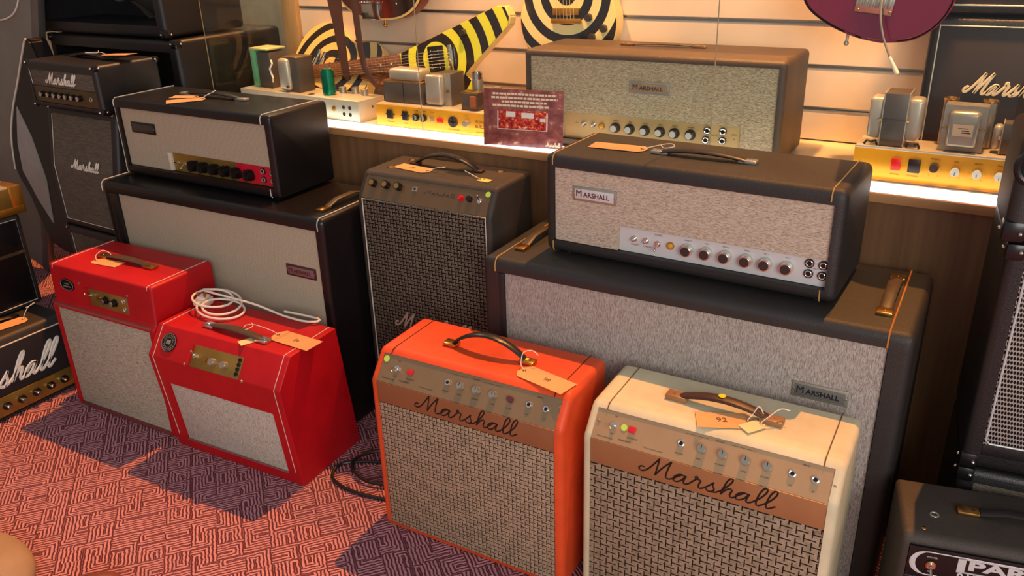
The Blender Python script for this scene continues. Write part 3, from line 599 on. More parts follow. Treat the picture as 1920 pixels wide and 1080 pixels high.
# white mains cable with plug
cx, cy, cz = -2.153 + .105, 1.399 + .170, .438
pts = []
for i in range(96):
    a = i / 96 * 2 * math.pi * 3.1; rr = .060 + .016 * math.sin(a * .61 + .4); pts.append((cx + .018 * math.sin(a * .31) + rr * 1.15 * math.cos(a + 2.6), cy + .012 * math.cos(a * .4) + rr * math.sin(a + 2.6), cz + .004 + .034 * (i / 96) + .010 * math.sin(a + 1.0)))
tail = [(cx + .10, cy + .035, cz + .03), (cx + .16, cy + .055, cz + .010), (cx + .22, cy + .055, cz + .003), (cx + .30, cy + .056, cz + .002), (cx + .345, cy + .068, cz + .004), (cx + .34, cy + .086, cz + .004), (cx + .27, cy + .088, cz + .002), (cx + .20, cy + .082, cz + .001)]
wc = thing('mains_cable', 'white mains cable coiled with its three pin plug on the smaller red amp', 'cable', (cx, cy, cz - .007))
off = Vector((cx, cy, cz - .007)); pts = [(cx - .07, cy - .005, cz + .012)] + pts
c_ = MB().tube([Vector(p) - off for p in catmull(pts[::2] + tail, 3)], .0036, ms=8).build('cord', 'cable', wc)
pg = MB().box(-.026, -.024, 0, .026, .024, .024, .008, seg=3).box(-.016, -.020, .020, .018, .020, .034, .006).build('plug', 'cable', wc, (-.083, .006, .002), (0, .12, .35))
for x, y, l in ((0, .012, .016), (-.011, -.010, .013), (.011, -.010, .013)): MB().box(x - .003, y - .002, .033, x + .003, y + .002, .033 + l).build('plug_pin', 'brass', pg)

# ================================================================== ORANGE AND CREAM AMPS
def combo_big(lab, loc, rz, w, d, h, zb, body, panel, strip, seam, basket, spec):
    t = thing('combo_amplifier', lab, 'guitar amplifier', loc, rz)
    a, b = (0, zb), (.056, h); zt = h - .0115; yt = slope(a, b, zt)
    amp_case('cabinet', t, w, [(0, 0), (0, .014), a, (yt, zt), b, (d, h), (d, 0)], .020, [1, 2], .012, .015, body)
    n = math.atan2(.056, h - zb)
    pn = MB().prism([(.0035, zb + .0005), (yt + .0035, zt), (yt + .008, zt), (.009, zb + .0005)], 'x', .020, w - .020).build('control_panel', panel, t)
    def yp(z): return slope(a, b, z) + .0032
    MB().box(.020, .002, .403, w - .020, .010, zb - .0005, .001).build('logo_strip', strip, t)
    MB().box(.020, .0035, .0145, w - .020, .011, .402, .001).build('grille_cloth', basket, t)
    for x in (.042, w - .042):
        piping(t, [(x, d - .003, h + .0002), (x, .070, h + .0002), (x, .056, h - .001), (x, yt - .001, zt)], .0013, seam, 'seam')
    zk = .497
    toggle_mesh(-1).build('toggle_switch', 'chrome', pn, (spec['toggle'], yp(zk), zk), (-n, 0, 0))
    MB().box(-.008, -.006, -.007, .008, 0, .007, .001).build('rocker_lamp', 'redlens', pn, (spec['lamp'], yp(zk), zk), (-n, 0, 0))
    spread('input_jack', jack_mesh(), ['chrome', 'plastic'], pn, [(x, yp(zk), zk) for x in spec['jacks']], n)
    ks = spread('knob', knob_small(.0102), ['knobtop', 'steel', 'plastic'], pn, [(x, yp(zk), zk) for x in spec['knobs']], n)
    if spec.get('darkknob'): MB().cyl((0, 0, 0), (0, -.012, 0), .008, .007, seg=20).build('knob_shaft', plain('maroon_spindle', (84, 44, 50), .4), pn, (spec['darkknob'], yp(zk), zk), (-n, 0, 0))
    it = [('ON', spec['toggle'], .513, .0045), ('OFF', spec['toggle'], .482, .0045), ('INDICATOR', spec['lamp'] + .004, .483, .0045), ('WARNING', spec['lamp'] - .012, .4755, .0062), ('This unit must be earthed', spec['lamp'] + .055, .4745, .0042), ('MADE IN ENGLAND', .052, .4735, .0042), ('FOOTSW.', spec['jacks'][0], .480, .0045), ('TREMOLO', .300, .5165, .0045), ('INPUTS', (spec['jacks'][1] + spec['jacks'][2]) / 2, .515, .0045), ('LO', spec['jacks'][1], .479, .0045), ('HI', spec['jacks'][2], .479, .0045)]
    it += [(q, x, .480, .0045) for q, x in zip(('SPEED', 'INTENSITY', 'TONE', 'VOLUME'), [.265, .311, .360, .404])]
    for (q, x, z, s) in it: MB().text(q, s, FACE(x, yp(z) - .0004, z, n), .0001).build('panel_print', 'brownink', pn)
    mb = MB()
    for x0, x1 in ((.225, .275), (.322, .375)): mb.box(x0, yp(.516) - .0006, .5158, x1, yp(.516), .5162)
    mb.build('panel_rule', 'brownink', pn)
    script_logo('logo', t, .136, .0016, .4165, .296, .046, .0019, 'ink', .4, slant=.25)
    for x, z in spec.get('screws', []): MB().cyl((0, 0, 0), (0, -.002, 0), .004, seg=10).build('screw', 'steel', t, (x, yp(z) if z > zb else .002, z))
    return t, pn, yp, n
ot, opn, oyp, on = combo_big('bright orange combo amp with basket weave grille and raised black handle', (-1.305, 1.413, 0), .022, .553, .251, .536, .464, 'orange', 'bronze', 'copper', 'dseam', 'basketA', dict(toggle=.071, lamp=.113, jacks=[.226, .454, .499], knobs=[.265, .311, .358], darkknob=.404, screws=[(.530, .508)]))
MB().cyl((0, 0, 0), (0, -.001, 0), .0085, seg=20).build('sticker', 'sticker_g', ot, (.031, oyp(.512) - .001, .512), (-on, 0, 0))
h = strap_handle(ot, .147, .410, .139, .536, .046, 'brass', 'strapblack', .040, .011, .028, y1=.141, sr=.011, flat=.42)
MB().cyl((.388, .141, .547), (.388, .141, .5485), .0055, seg=16).build('sticker', 'sticker_y', h)
price_tag('price_tag', 'manila tag marked 98 hanging over the front edge of the orange amp', (-1.305 + .388, 1.413 + .112, .5385), -.20, (.150, .060), [(.012, 0, .004), (-.004, .006, .010), (-.008, .020, .034), (.008, .034, .040), (.026, .036, .032)], '98', flip=0, tsize=.018)
ct, cpn, cyp, cn = combo_big('cream combo amp with basket weave grille, right of the orange amp', (-.707, 1.436, 0), .020, .552, .247, .534, .466, 'cream', 'bronzeC', plain('light_copper_panel', (166, 116, 76), .4, .2, .05), 'cseam', 'basketC', dict(toggle=.066, lamp=.110, jacks=[.222, .455, .500], knobs=[.268, .313, .361, .406], screws=[(.029, .498), (.537, .495), (.026, .396), (.520, .392)]))
MB().cyl((0, 0, 0), (0, -.001, 0), .0075, seg=20).build('sticker', 'sticker_g', ct, (.090, cyp(.498) - .001, .498), (-cn, 0, 0))
h = strap_handle(ct, .146, .408, .142, .534, .020, 'tanplastic', 'leather', .050, .013, .030, y1=.138, sr=.0125, flat=.45)
MB().cyl((.272, .141, .5685), (.272, .141, .5695), .008, (.008), seg=20).build('sticker', 'sticker_y', h)
price_tag('price_tag', 'manila tag marked 92 half under the handle of the cream amp', (-.707 + .345, 1.436 + .128, .5365), math.pi + .42, (.120, .060), [(.012, 0, .002), (.0, -.006, .016), (-.012, -.012, .03), (-.02, .0, .02)], '92', flip=1, tsize=.024)
price_tag('price_tag', 'small cream paper tag by the handle of the cream amp', (-.707 + .366, 1.436 + .128, .5385), math.pi + .95, (.052, .034), [(.008, 0, .002), (-.004, .010, .02), (-.03, .014, .034), (-.05, .022, .03)], None, 'cream_paper')

# ================================================================== DARK COMBO IN THE MIDDLE
mt = thing('combo_amplifier', 'tall dark combo amp with brown panel between the two big black cabinets', 'guitar amplifier', (-1.695, 1.866, .031), .019)
W, D, H_ = .484, .245, .816; ma, mb_ = (0, .742), (.046, H_)
amp_case('cabinet', mt, W, [(0, 0), (0, .018), ma, slope(ma, mb_, .806) and (slope(ma, mb_, .806), .806), mb_, (D, H_), (D, 0)], .018, [1, 2], .010, .013, 'grey_tolex')
mn = math.atan2(.046, .074)
pn = MB().prism([(.002, .7425), (slope(ma, mb_, .806) + .002, .806), (slope(ma, mb_, .806) + .007, .806), (.008, .7425)], 'x', .018, W - .018).build('control_panel', 'brown', mt)
MB().box(.018, .004, .018, W - .018, .011, .7415, .001).build('grille_cloth', 'basketM', mt)
piping(mt, [(.020, .002, .020), (.020, .002, .739), (W - .020, .002, .739), (W - .020, .002, .020)], .0022, 'wpiping')
ym = lambda z: slope(ma, mb_, z) + .0015
spread('knob', MB().cyl((0, 0, 0), (0, -.016, 0), .0125, .0115, seg=26, mi=1, bev=.001).cyl((0, -.0155, 0), (0, -.0175, 0), .0085, seg=20, mi=0), ['brass', 'plastic'], pn, [(x, ym(.783), .783) for x in (.053, .102, .148)], mn)
MB().box(-.009, -.002, -.007, .009, 0, .007).box(-.003, -.004, -.003, .003, 0, .003, mi=1).build('socket', ['steel', 'plastic'], pn, (.206, ym(.784), .784), (-mn, 0, 0))
MB().cyl((0, 0, 0), (0, -.012, 0), .009, .006, seg=18).build('pilot_lamp', 'redlens', pn, (.371, ym(.778), .778), (-mn, 0, 0))
MB().cyl((0, 0, 0), (0, -.010, 0), .009, .008, seg=18).build('fuse_holder', 'plastic', pn, (.400, ym(.779), .779), (-mn, 0, 0))
toggle_mesh().build('toggle_switch', 'chrome', pn, (.435, ym(.778), .778), (-mn, 0, 0))
MB().cyl((0, 0, 0), (0, -.001, 0), .0085, seg=20).build('sticker', 'sticker_g', pn, (.456, ym(.797), .797), (-mn, 0, 0))
script_logo('panel_logo', pn, .240, ym(.778) - .001, .776, .110, .012, .0006, 'ink', .4, tilt=mn)
script_logo('logo', mt, .106, -.001, .325, .28, .056, .0032, 'silverletter', .6, slant=.35)
strap_handle(mt, .095, .360, .165, H_, .036, 'leather', 'strapblack', .034, .008, .026, y1=.168, sr=.012, flat=.42)
for x, y in ((.077, .197), (.064, .103), (.402, .197), (.392, .100)): MB().ring((x, y, H_), (0, 0, 1), .011, .0025, seg=18, ms=6).cyl((x, y, H_ - .001), (x, y, H_ + .001), .007, seg=14, mi=1).build('eyelet', ['brass', 'steel'], mt)
for x in (.04, W - .04):
    for y in (.04, D - .04): MB().cyl((x, y, -.031), (x, y, .001), .016, seg=14).build('foot', 'plastic', mt)
price_tag('price_tag', 'manila tag left of the handle on the tall dark combo in the middle', (-1.695 + .205, 1.866 + .112, .8485), math.pi - .12, (.135, .050), [(.012, 0, .002), (-.02, -.006, .012), (-.06, -.004, .022), (-.07, .02, .026)], '76', flip=1, tsize=.022)
price_tag('price_tag', 'tiny yellow paper tag on the tall dark combo in the middle', (-1.695 + .385, 1.866 + .105, .8485), -.1, (.042, .028), [(.006, 0, .001), (-.03, .012, .004), (-.07, .022, .010)], None, plain('yellow_paper', (220, 210, 110), .7))

# ================================================================== OLD HEAD IN THE DISPLAY CASE
sh = thing('guitar_amplifier', 'worn brown amp head with gold flecked grille inside the lit glass case', 'guitar amplifier', (-1.297, 2.226, CZ + .003), .011)
W, D, H_ = .775, .268, .280
head_case(sh, W, D, H_, tolex('worn_brown_tolex', (74, 58, 44), .5, (120, 96, 66)), .018, .022, .262, .014)
MB().prism([(.018, .023), (.130, .023), (.130, .100), (.665, .100), (.665, .023), (.757, .023), (.757, .262), (.018, .262)], 'y', .008, .020, .002).build('grille_cloth', 'streakShelf', sh)
pn = MB().box(.130, .014, .023, .665, .020, .104).build('control_panel', plain('champagne_panel', (206, 172, 118), .35, .3, .05), sh)
plaque(sh, .340, .171, .460, .206, .008, 'steel', plain('tan_plate_field', (150, 122, 94), .4), plain('brown_letters', (56, 30, 20), .5, var=0))
spread('switch', MB().cyl((0, 0, 0), (0, -.004, 0), .0085, seg=6).cyl((0, -.003, 0), (0, -.010, 0), .0055, seg=14).sphere((0, -.012, 0), .0042), 'chrome', pn, [(.194, .014, .069), (.226, .014, .069)])
MB().cyl((0, 0, 0), (0, -.005, 0), .0095, seg=18).sphere((0, -.005, 0), .0078, (1, .7, 1), mi=1).build('pilot_lamp', ['brass', 'amber'], pn, (.253, .014, .067))
spread('knob', MB().cyl((0, 0, 0), (0, -.006, 0), .0155, .0150, seg=26, mi=1).cyl((0, -.005, 0), (0, -.019, 0), .0125, .0115, seg=26, mi=1, bev=.001).cyl((0, -.0185, 0), (0, -.0205, 0), .0095, seg=22, mi=0), ['pale', 'knobdark'], pn, [(x, .014, .066) for x in (.297, .342, .389, .435, .478, .525)])
spread('input_jack', MB().cyl((0, 0, 0), (0, -.004, 0), .0105, seg=18, mi=1).ring((0, -.0045, 0), (0, -1, 0), .0072, .0022, mi=0).cyl((0, -.004, 0), (0, -.005, 0), .0045, seg=12, mi=1), ['chrome', 'plastic'], pn, [(.573, .014, .083), (.617, .014, .084), (.570, .014, .056), (.617, .014, .058)])
marks(pn, [('INPUTS', .594, .071, .006), ('JTM', .648, .076, .008), ('45', .648, .064, .006), ('PRESENCE', .297, .086, .004), ('BASS', .342, .086, .004), ('MIDDLE', .389, .086, .004), ('TREBLE', .435, .086, .004), ('VOLUME', .478, .086, .004), ('VOLUME', .525, .086, .004), ('ON', .170, .070, .005)], 'brownink', .0138)
strap_handle(sh, .244, .503, .165, H_, .004, 'brass', 'strapworn', .040, .007, .022, y1=.176, sr=.008)

# ================================================================== BARE CHASSIS IN THE CASE
def transformer(t, x, y, z, w, d, h, kind='upright', core='darkmetal', cover='hammered', name='transformer', rz=0, bells=.028):
    """laminated core with domed end covers left and right ('side') or front and back ('front')"""
    o = MB().box(-w / 2, -d / 2, 0, w / 2, d / 2, h, .002).box(-w / 2 - .001, -d / 2 - .001, h * .5 - .001, w / 2 + .001, d / 2 + .001, h * .5 + .001, mi=0).build(name, core, t, (x, y, z), (0, 0, rz))
    for s in (-1, 1):
        if kind == 'side':
            a, b = (w / 2 - .002, w / 2 + bells) if s > 0 else (-w / 2 - bells, -w / 2 + .002)
            MB().box(a, -d * .36, h * .10, b, d * .36, h * .90, .010, seg=3).box(s * w / 2 - .001, -d / 2 - .001, 0, s * w / 2 + .0015, d / 2 + .001, h + .001).build('end_cover', cover, o)
            MB().cyl((s * w / 2, -d / 2 + .004, h * .5), (s * (w / 2 + .006), -d / 2 + .004, h * .5), .004, seg=8).build('bolt', 'brass', o)
        else:
            a, b = (d / 2 - .002, d / 2 + bells) if s > 0 else (-d / 2 - bells, -d / 2 + .002)
            MB().box(-w * .36, a, h * .10, w * .36, b, h * .90, .010, seg=3).box(-w / 2, s * d / 2 - .001, 0, w / 2, s * d / 2 + .0015, h).build('end_cover', cover, o)
            for q in (-1, 1): MB().cyl((q * w * .43, s * d / 2, h * .5), (q * w * .43, s * (d / 2 + .006), h * .5), .004, seg=8).build('bolt', 'brass', o)
    return o
# right: gold front panel with red and black rockers
rc = thing('amplifier_chassis', 'bare chassis with orange gold front and white knobs at the right of the case', 'amplifier chassis', (-.335, 2.240, CZ))
W, D, H_ = .62, .118, .088
MB().box(0, .003, 0, W, D, H_ - .002, .002).build('chassis_box', 'alu', rc)
pn = MB().box(0, -.001, .002, W, .003, H_ - .004, .001).build('front_panel', 'goldpanel', rc)
MB().box(0, -.002, H_ - .006, W, .006, H_, .001).build('top_rail', 'alu', rc)
MB().box(-.011, -.006, -.015, .011, 0, .015, .002).build('power_rocker', 'redrock', pn, (.102, -.001, .048))
MB().box(-.014, -.006, -.017, .014, 0, .017, .002).box(-.012, -.0068, -.002, .012, -.0055, .0015, mi=1).build('standby_rocker', ['plastic', 'knobdark'], pn, (.144, -.001, .048))
MB().cyl((0, 0, 0), (0, -.016, 0), .011, .010, seg=22).build('knob', 'knobdark', pn, (.189, -.001, .050))
spread('knob', MB().cyl((0, 0, 0), (0, -.014, 0), .0105, .010, seg=24, mi=1).cyl((0, -.0135, 0), (0, -.018, 0), .0102, seg=24, mi=0).box(-.0006, -.0186, -.008, .0006, -.0178, 0, mi=2), ['white', 'steel', 'ink'], pn, [(x, -.001, .046) for x in (.236, .283, .330, .377, .424)])
marks(pn, [('1', .102, .071, .006), ('1', .144, .071, .006), ('POWER', .102, .022, .006), ('STANDBY', .144, .022, .006), ('PRESENCE', .189, .070, .005), ('BASS', .236, .068, .005), ('MIDDLE', .283, .068, .005), ('TREBLE', .330, .068, .005)] + [(str(n_), x + dx, z, .004) for x in (.189, .236, .283, .330) for n_, dx, z in ((3, -.017, .046), (7, .017, .046), (0, -.010, .029), (10, .010, .029))], 'brownink', -.0013)
transformer(rc, .080, .055, H_, .056, .082, .130, 'side', bells=.034)
transformer(rc, .235, .052, H_, .094, .045, .110, 'front', 'steel', 'steel', bells=.022)
lb = MB().box(-.022, 0, -.014, .022, .0006, .014).build('paper_label', 'label', rc, (.235, .0065, H_ + .055)); MB().box(-.010, -.0003, .004, .012, 0, .0055).box(-.002, -.0003, -.002, .014, 0, .0005).box(-.002, -.0003, -.007, .018, 0, -.0045).build('label_print', 'brownink', lb)
for x in (.195, .280): MB().cyl((0, 0, 0), (0, 0, .112), .016, seg=20, bev=.002).ring((0, 0, .112), (0, 0, 1), .014, .004, mi=1).build('capacitor_can', ['steel', 'brass'], rc, (x, .096, H_))
transformer(rc, .338, .060, H_, .040, .050, .074, 'side', bells=.020)
for x in (.030, .128): MB().tube([(x - .012, .02, H_), (x - .006, .016, H_ + .010), (x + .006, .018, H_ + .006), (x + .014, .014, H_ + .012), (x + .018, .02, H_)], .003).build('lead_wire', 'plastic', rc)
# middle: POWER BUILDER
pc = thing('amplifier_chassis', 'bare chassis with gold front reading POWER BUILDER, left of the printed card', 'amplifier chassis', (-1.888, 2.226, CZ), .0)
W, D, H_ = .478, .200, .076
MB().box(0, .003, 0, W, D, H_, .002).build('chassis_box', 'alu', pc)
pn = MB().box(0, -.001, .001, W, .003, H_ - .002, .001).build('front_panel', 'goldpanel', pc)
for x in (.060, .125): MB().box(-.012, -.006, -.016, .012, 0, .016, .002).box(-.009, -.0068, -.012, .009, -.0055, .012, mi=1).box(-.018, -.003, -.002, .018, 0, .002, mi=0).build('mains_socket', ['knobdark', 'plastic'], pn, (x, -.001, .044))
spread('fuse_holder', MB().cyl((0, 0, 0), (0, -.010, 0), .013, .012, seg=20).cyl((0, -.009, 0), (0, -.014, 0), .009, seg=18, mi=1).box(-.002, -.0146, -.007, .002, -.0138, .007, mi=0), ['plastic', 'steel'], pn, [(.170, -.001, .042), (.201, -.001, .042)])
toggle_mesh().build('toggle_switch', 'steel', pn, (.236, -.001, .041))
MB().box(-.011, -.006, -.007, .011, 0, .007, .001).build('rocker_lamp', 'redrock', pn, (.268, -.001, .039))
MB().cyl((0, 0, 0), (0, -.005, 0), .018, seg=24, mi=1).box(-.003, -.006, -.015, .003, -.004, .015, mi=0).box(-.013, -.006, -.003, .013, -.004, .003, mi=0).build('voltage_selector', ['plastic', 'knobdark'], pn, (.320, -.001, .040))
MB().cyl((0, 0, 0), (0, -.022, 0), .0105, .0095, seg=20).build('knob', 'steel', pn, (.378, -.001, .042))
MB().ring((0, -.002, 0), (0, -1, 0), .006, .002).build('screw', 'brass', pn, (.462, -.001, .062))
marks(pn, [('POWER', .432, .047, .0145), ('BUILDER', .432, .032, .0145), ('POWER OUT', .060, .018, .005), ('MAINS', .125, .018, .005), ('HT FUSE', .170, .064, .005), ('MAINS', .205, .064, .005), ('OUTPUT', .236, .064, .005), ('OUTPUT SELECTOR', .320, .014, .005), ('OUT', .372, .064, .005), ('MADE IN ENGLAND', .430, .014, .005)], 'brownink', -.0013)
a = MB().box(-.083, -.040, 0, .083, .040, .070, .001).box(-.001, -.0408, 0, .001, -.039, .070, mi=1).build('transformer', ['darkmetal', 'plastic'], pc, (.095, .075, H_))
MB().box(-.084, -.041, .070, .084, .041, .074, .001).build('core_clamp', 'brass', a); MB().box(-.066, -.034, .072, .066, .034, .112, .012, seg=3).build('end_cover', 'hammered', a)
b = MB().box(-.034, -.030, 0, .034, .045, .106, .002).build('transformer', 'darkmetal', pc, (.248, .085, H_)); MB().box(-.058, -.056, .004, .006, -.028, .102, .009, seg=3).build('end_cover', 'hammered', b); MB().box(-.046, -.031, .0, .030, -.029, .105, .001).build('core_clamp', 'steel', b); MB().cyl((.020, -.03, .05), (.020, -.038, .05), .005, seg=10).build('bolt', 'brass', b)
MB().cyl((0, 0, 0), (0, 0, .090), .0195, .018, seg=24, bev=.004).cyl((0, 0, .075), (0, 0, .112), .0165, .0165, seg=24, bev=.005, mi=1).build('valve', ['steel', 'chrome'], pc, (.352, .105, H_))
c = MB().box(-.032, -.018, 0, .032, .018, .056, .001).build('small_transformer', 'darkmetal', pc, (.372, .040, H_)); MB().box(-.034, -.020, .054, .034, .020, .059, .001).build('core_clamp', 'brass', c); MB().box(.004, -.026, .008, .028, -.016, .048, .003).build('coil', plain('copper_paper', (150, 82, 44), .5), c)
MB().cyl((0, 0, 0), (0, 0, .070), .016, seg=20, bev=.003).build('capacitor_can', 'steel', pc, (.440, .085, H_))
# left: plain aluminium chassis
lc = thing('amplifier_chassis', 'plain aluminium chassis with green can and green transformer at the left of the case', 'amplifier chassis', (-2.590, 2.262, CZ), -.055)
W, D, H_ = .622, .134, .074
ch = MB().box(0, 0, 0, W, D, H_, .002).build('chassis_box', 'alu', lc)
for x in (.548, .578):
    for z in (.048, .024): MB().cyl((x, -.0006, z), (x, .002, z), .007, seg=18).build('jack_hole', 'hole', ch)
MB().cyl((.500, -.002, .040), (.500, .002, .040), .010, seg=8).cyl((.500, -.008, .040), (.500, .0, .040), .004, seg=10).build('terminal', 'brass', lc)
MB().cyl((W - .001, .07, .045), (W + .0006, .07, .045), .004, seg=10).build('side_hole', 'hole', ch)
g = MB().box(-.045, -.030, .006, -.018, .060, .150, .003).build('transformer', 'green', lc, (.075, .075, H_ - .006)); MB().box(-.018, -.022, .006, .055, .060, .138, .002).build('core_stack', 'darkmetal', g); MB().box(-.046, -.031, .146, .056, .061, .153, .002).build('core_clamp', plain('pale_green_plate', (190, 186, 120), .4), g)
MB().tube([(.055, -.02, .03), (.072, -.032, .05), (.058, -.03, .08), (.075, -.03, .10), (.06, -.02, .11)], .0035).build('lead_wire', 'white', g)
b = MB().box(.010, -.030, 0, .055, .045, .128, .002).build('transformer', 'darkmetal', lc, (.250, .060, H_)); MB().box(-.044, -.046, .004, .014, .040, .122, .016, seg=3).build('end_cover', 'hammered', b); MB().box(-.030, -.031, .122, .056, .046, .127, .001).build('core_clamp', 'brass', b); MB().cyl((.010, -.045, .022), (.010, -.052, .022), .005, seg=10).build('bolt', 'brass', b)
MB().cyl((0, 0, 0), (0, 0, .092), .0235, .0235, seg=26, bev=.005).cyl((-.006, 0, .09), (-.006, 0, .104), .002, seg=8, mi=1).cyl((.006, 0, .09), (.006, 0, .106), .002, seg=8, mi=1).build('capacitor_can', ['tealcan', 'steel'], lc, (.428, .055, H_))
spread('valve_socket', MB().cyl((0, 0, 0), (0, 0, .020), .0135, .0135, seg=20).ring((0, 0, .020), (0, 0, 1), .012, .002), 'steel', lc, [(.452, .100, H_), (.500, .116, H_), (.560, .100, H_)])
for x, y in ((.36, .03), (.40, .12)): MB().cyl((x, y, H_ - .001), (x, y, H_ + .0006), .012, seg=20).build('socket_hole', 'hole', ch)
# printed card leaning on the glass
cd_ = thing('information_card', 'printed card with red picture leaning on the front edge of the lit counter', 'card', (-1.398, 2.142, CZ + .001), .14)
tl = -math.radians(5)
c = MB().box(0, -.0015, 0, .258, .0015, .172, .0006).build('printed_sheet', 'card', cd_, rot=(tl, 0, 0))
mb = MB()
for i, (a_, b_) in enumerate(((.030, .236), (.026, .240), (.060, .205), (.030, .214))):
    x_ = a_
    while x_ < b_:
        l_ = random.uniform(.006, .017); mb.box(x_, -.0019, .1545 - i * .0115, min(x_ + l_, b_), -.0015, .1605 - i * .0115); x_ += l_ + .0025
mb.build('printed_text', 'cream_letter', c)
mb = MB()
for x0, z0, x1, z1 in ((.046, .052, .049, .108), (.205, .052, .209, .106), (.046, .052, .209, .0535), (.075, .090, .105, .106), (.125, .088, .165, .104), (.185, .080, .203, .090)): mb.box(x0, -.0019, z0, x1, -.0014, z1)
mb.build('printed_picture_highlights', 'white', c)
script_logo('printed_logo', c, .205, -.0017, .008, .046, .012, .0012, 'cream_letter', .3)
# ================================================================== BLACK CABINETS AT THE RIGHT END OF THE CASE
def black_cab(lab, loc, rz, w, d, h, inset=.022, lg=None, mat='black', grille='smooth_black', pipe='wpiping', corners=True, name='speaker_cabinet', cat='speaker cabinet', pr=.0022):
    t = thing(name, lab, cat, loc, rz)
    amp_case('cabinet', t, w, [(0, 0), (0, inset), (0, h - inset), (0, h), (d, h), (d, 0)], inset, [1], .012, min(.016, inset * .8), mat)
    MB().box(inset + .002, .004, inset + .002, w - inset - .002, .010, h - inset - .002, .001).build('grille_cloth', grille, t)
    if pipe:
        i = inset + .002; piping(t, [(i, .001, i), (i, .001, h - i), (w - i, .001, h - i), (w - i, .001, i), (i, .001, i)], pr, pipe)
    if corners:
        for x, sx in ((0, 1), (w, -1)):
            for z, sz in ((0, 1), (h, -1)): corner_guard(t, x, 0, z, sx, 1, sz, corners if corners is not True else .03)
    return t
bc = black_cab('black cabinet with white piping and white script logo behind the right hand chassis', (-.222, 2.415, CZ + .001), 0, .42, .17, .385, .020, None, 'black', plain('black_brown_cloth', (50, 42, 42), .7), 'wpiping', .022)
for o in [o for o in bc.children if o.name.startswith('corner_guard')]:
    for q in o.children: q.data.materials[0] = M['brass']
script_logo('logo', bc, .095, .002, .200, .200, .052, .0034, 'cream_letter', .6, slant=.45)
black_cab('black cabinet edge at the top right, stacked on the white logo cabinet', (-.222, 2.415, CZ + .391), 0, .42, .17, .385, .020, None, 'black', plain('black_brown_cloth_b', (50, 42, 42), .7), 'wpiping', .022)

# ================================================================== GUITARS
def outline(pts, n=8): return catmull(pts + [pts[0]], n)[:-1]
def body_mesh(poly, th, bev=.006): return MB().prism([(p[0], p[1]) for p in poly], 'z', -th, 0, bev, seg=3)
LP = [(0, -.205), (.09, -.198), (.150, -.150), (.168, -.070), (.140, .010), (.108, .060), (.112, .110), (.135, .150), (.120, .200), (.060, .222), (.0, .215), (-.050, .230), (-.100, .225), (-.132, .180), (-.118, .110), (-.112, .060), (-.140, .010), (-.168, -.070), (-.150, -.150), (-.09, -.198)]
def lp(name, lab, top, side, M4, rx=0):
    t = thing(name, lab, 'electric guitar'); t.matrix_world = M4
    b = body_mesh(outline(LP, 5), .048, .003).build('body', side, t)
    MB().prism([(p[0] * .985, p[1] * .985) for p in outline(LP, 5)], 'z', -.001, .0015, .001).build('painted_top', top, t)
    return t
UP = lambda x, y, z, roll=0, lean=0: Matrix.Translation((x, y, z)) @ Matrix.Rotation(math.pi / 2 - lean, 4, 'X') @ Matrix.Rotation(roll, 4, 'Z')
g1 = lp('electric_guitar', 'cream and black ringed single cut guitar hanging above the old head in the case', 'ringsA', 'yellowside', UP(-1.318, 2.545, 1.315, .03) @ Matrix.Scale(1.06, 4))
def knobring(t, x, y, z=.0015, n='control_knob'): return MB().cyl((x, y, z), (x, y, z + .014), .0125, .010, seg=18, bev=.001).build(n, 'knobdark', t)
for x, y in ((.075, -.068), (.125, -.100), (.085, -.125)): knobring(g1, x, y)
MB().box(-.045, -.060, .001, .045, -.040, .012, .002).build('bridge', 'gold', g1); MB().box(-.052, -.085, .001, .052, -.070, .014, .004).build('tailpiece', 'gold', g1)
MB().box(-.035, .05, .001, .035, .09, .010, .002).build('pickup', 'plastic', g1)
for k in range(6): MB().cyl((-.03 + k * .012, -.078, .013), (-.022 + k * .009, .30, .014), .0006, seg=5).build('guitar_string', 'brass', g1)
nk = MB().box(-.024, .18, -.010, .024, .62, .012, .004).build('neck', 'rosewood', g1)
MB().prism([(-.03, .60), (-.045, .76), (0, .78), (.045, .76), (.03, .60)], 'z', -.012, .004, .003).build('headstock', 'plastic', g1)
# ringed guitar lying on its side at the left
g2 = lp('electric_guitar', 'tan and black ringed guitar lying on its side behind the green can', 'ringsC', 'yellowside', UP(-2.325, 2.492, 1.044, -math.pi / 2 - .14, .61))
for k, yy in ((0, -.06), (1, -.018)): 
    p_ = MB().box(-.040, .02 + k * .075, .001, .040, .055 + k * .075, .012, .003).build('pickup', 'plastic', g2)
    for j in range(6): MB().sphere((-.028 + j * .011, .037 + k * .075, .012), .0028, u=8, v=6).build('pole_piece', 'chrome', p_)
MB().box(-.044, -.050, .001, .044, -.036, .014, .003).build('bridge', 'chrome', g2); MB().box(-.048, -.080, .001, .048, -.064, .016, .004).build('tailpiece', 'chrome', g2)
for k in range(6): MB().cyl((-.028 + k * .0112, -.072, .014), (-.022 + k * .009, .28, .016), .0006, seg=5).build('guitar_string', 'chrome', g2)
MB().box(-.024, .18, -.010, .024, .50, .010, .004).build('neck', 'rosewood', g2)
knobring(g2, .11, .17)
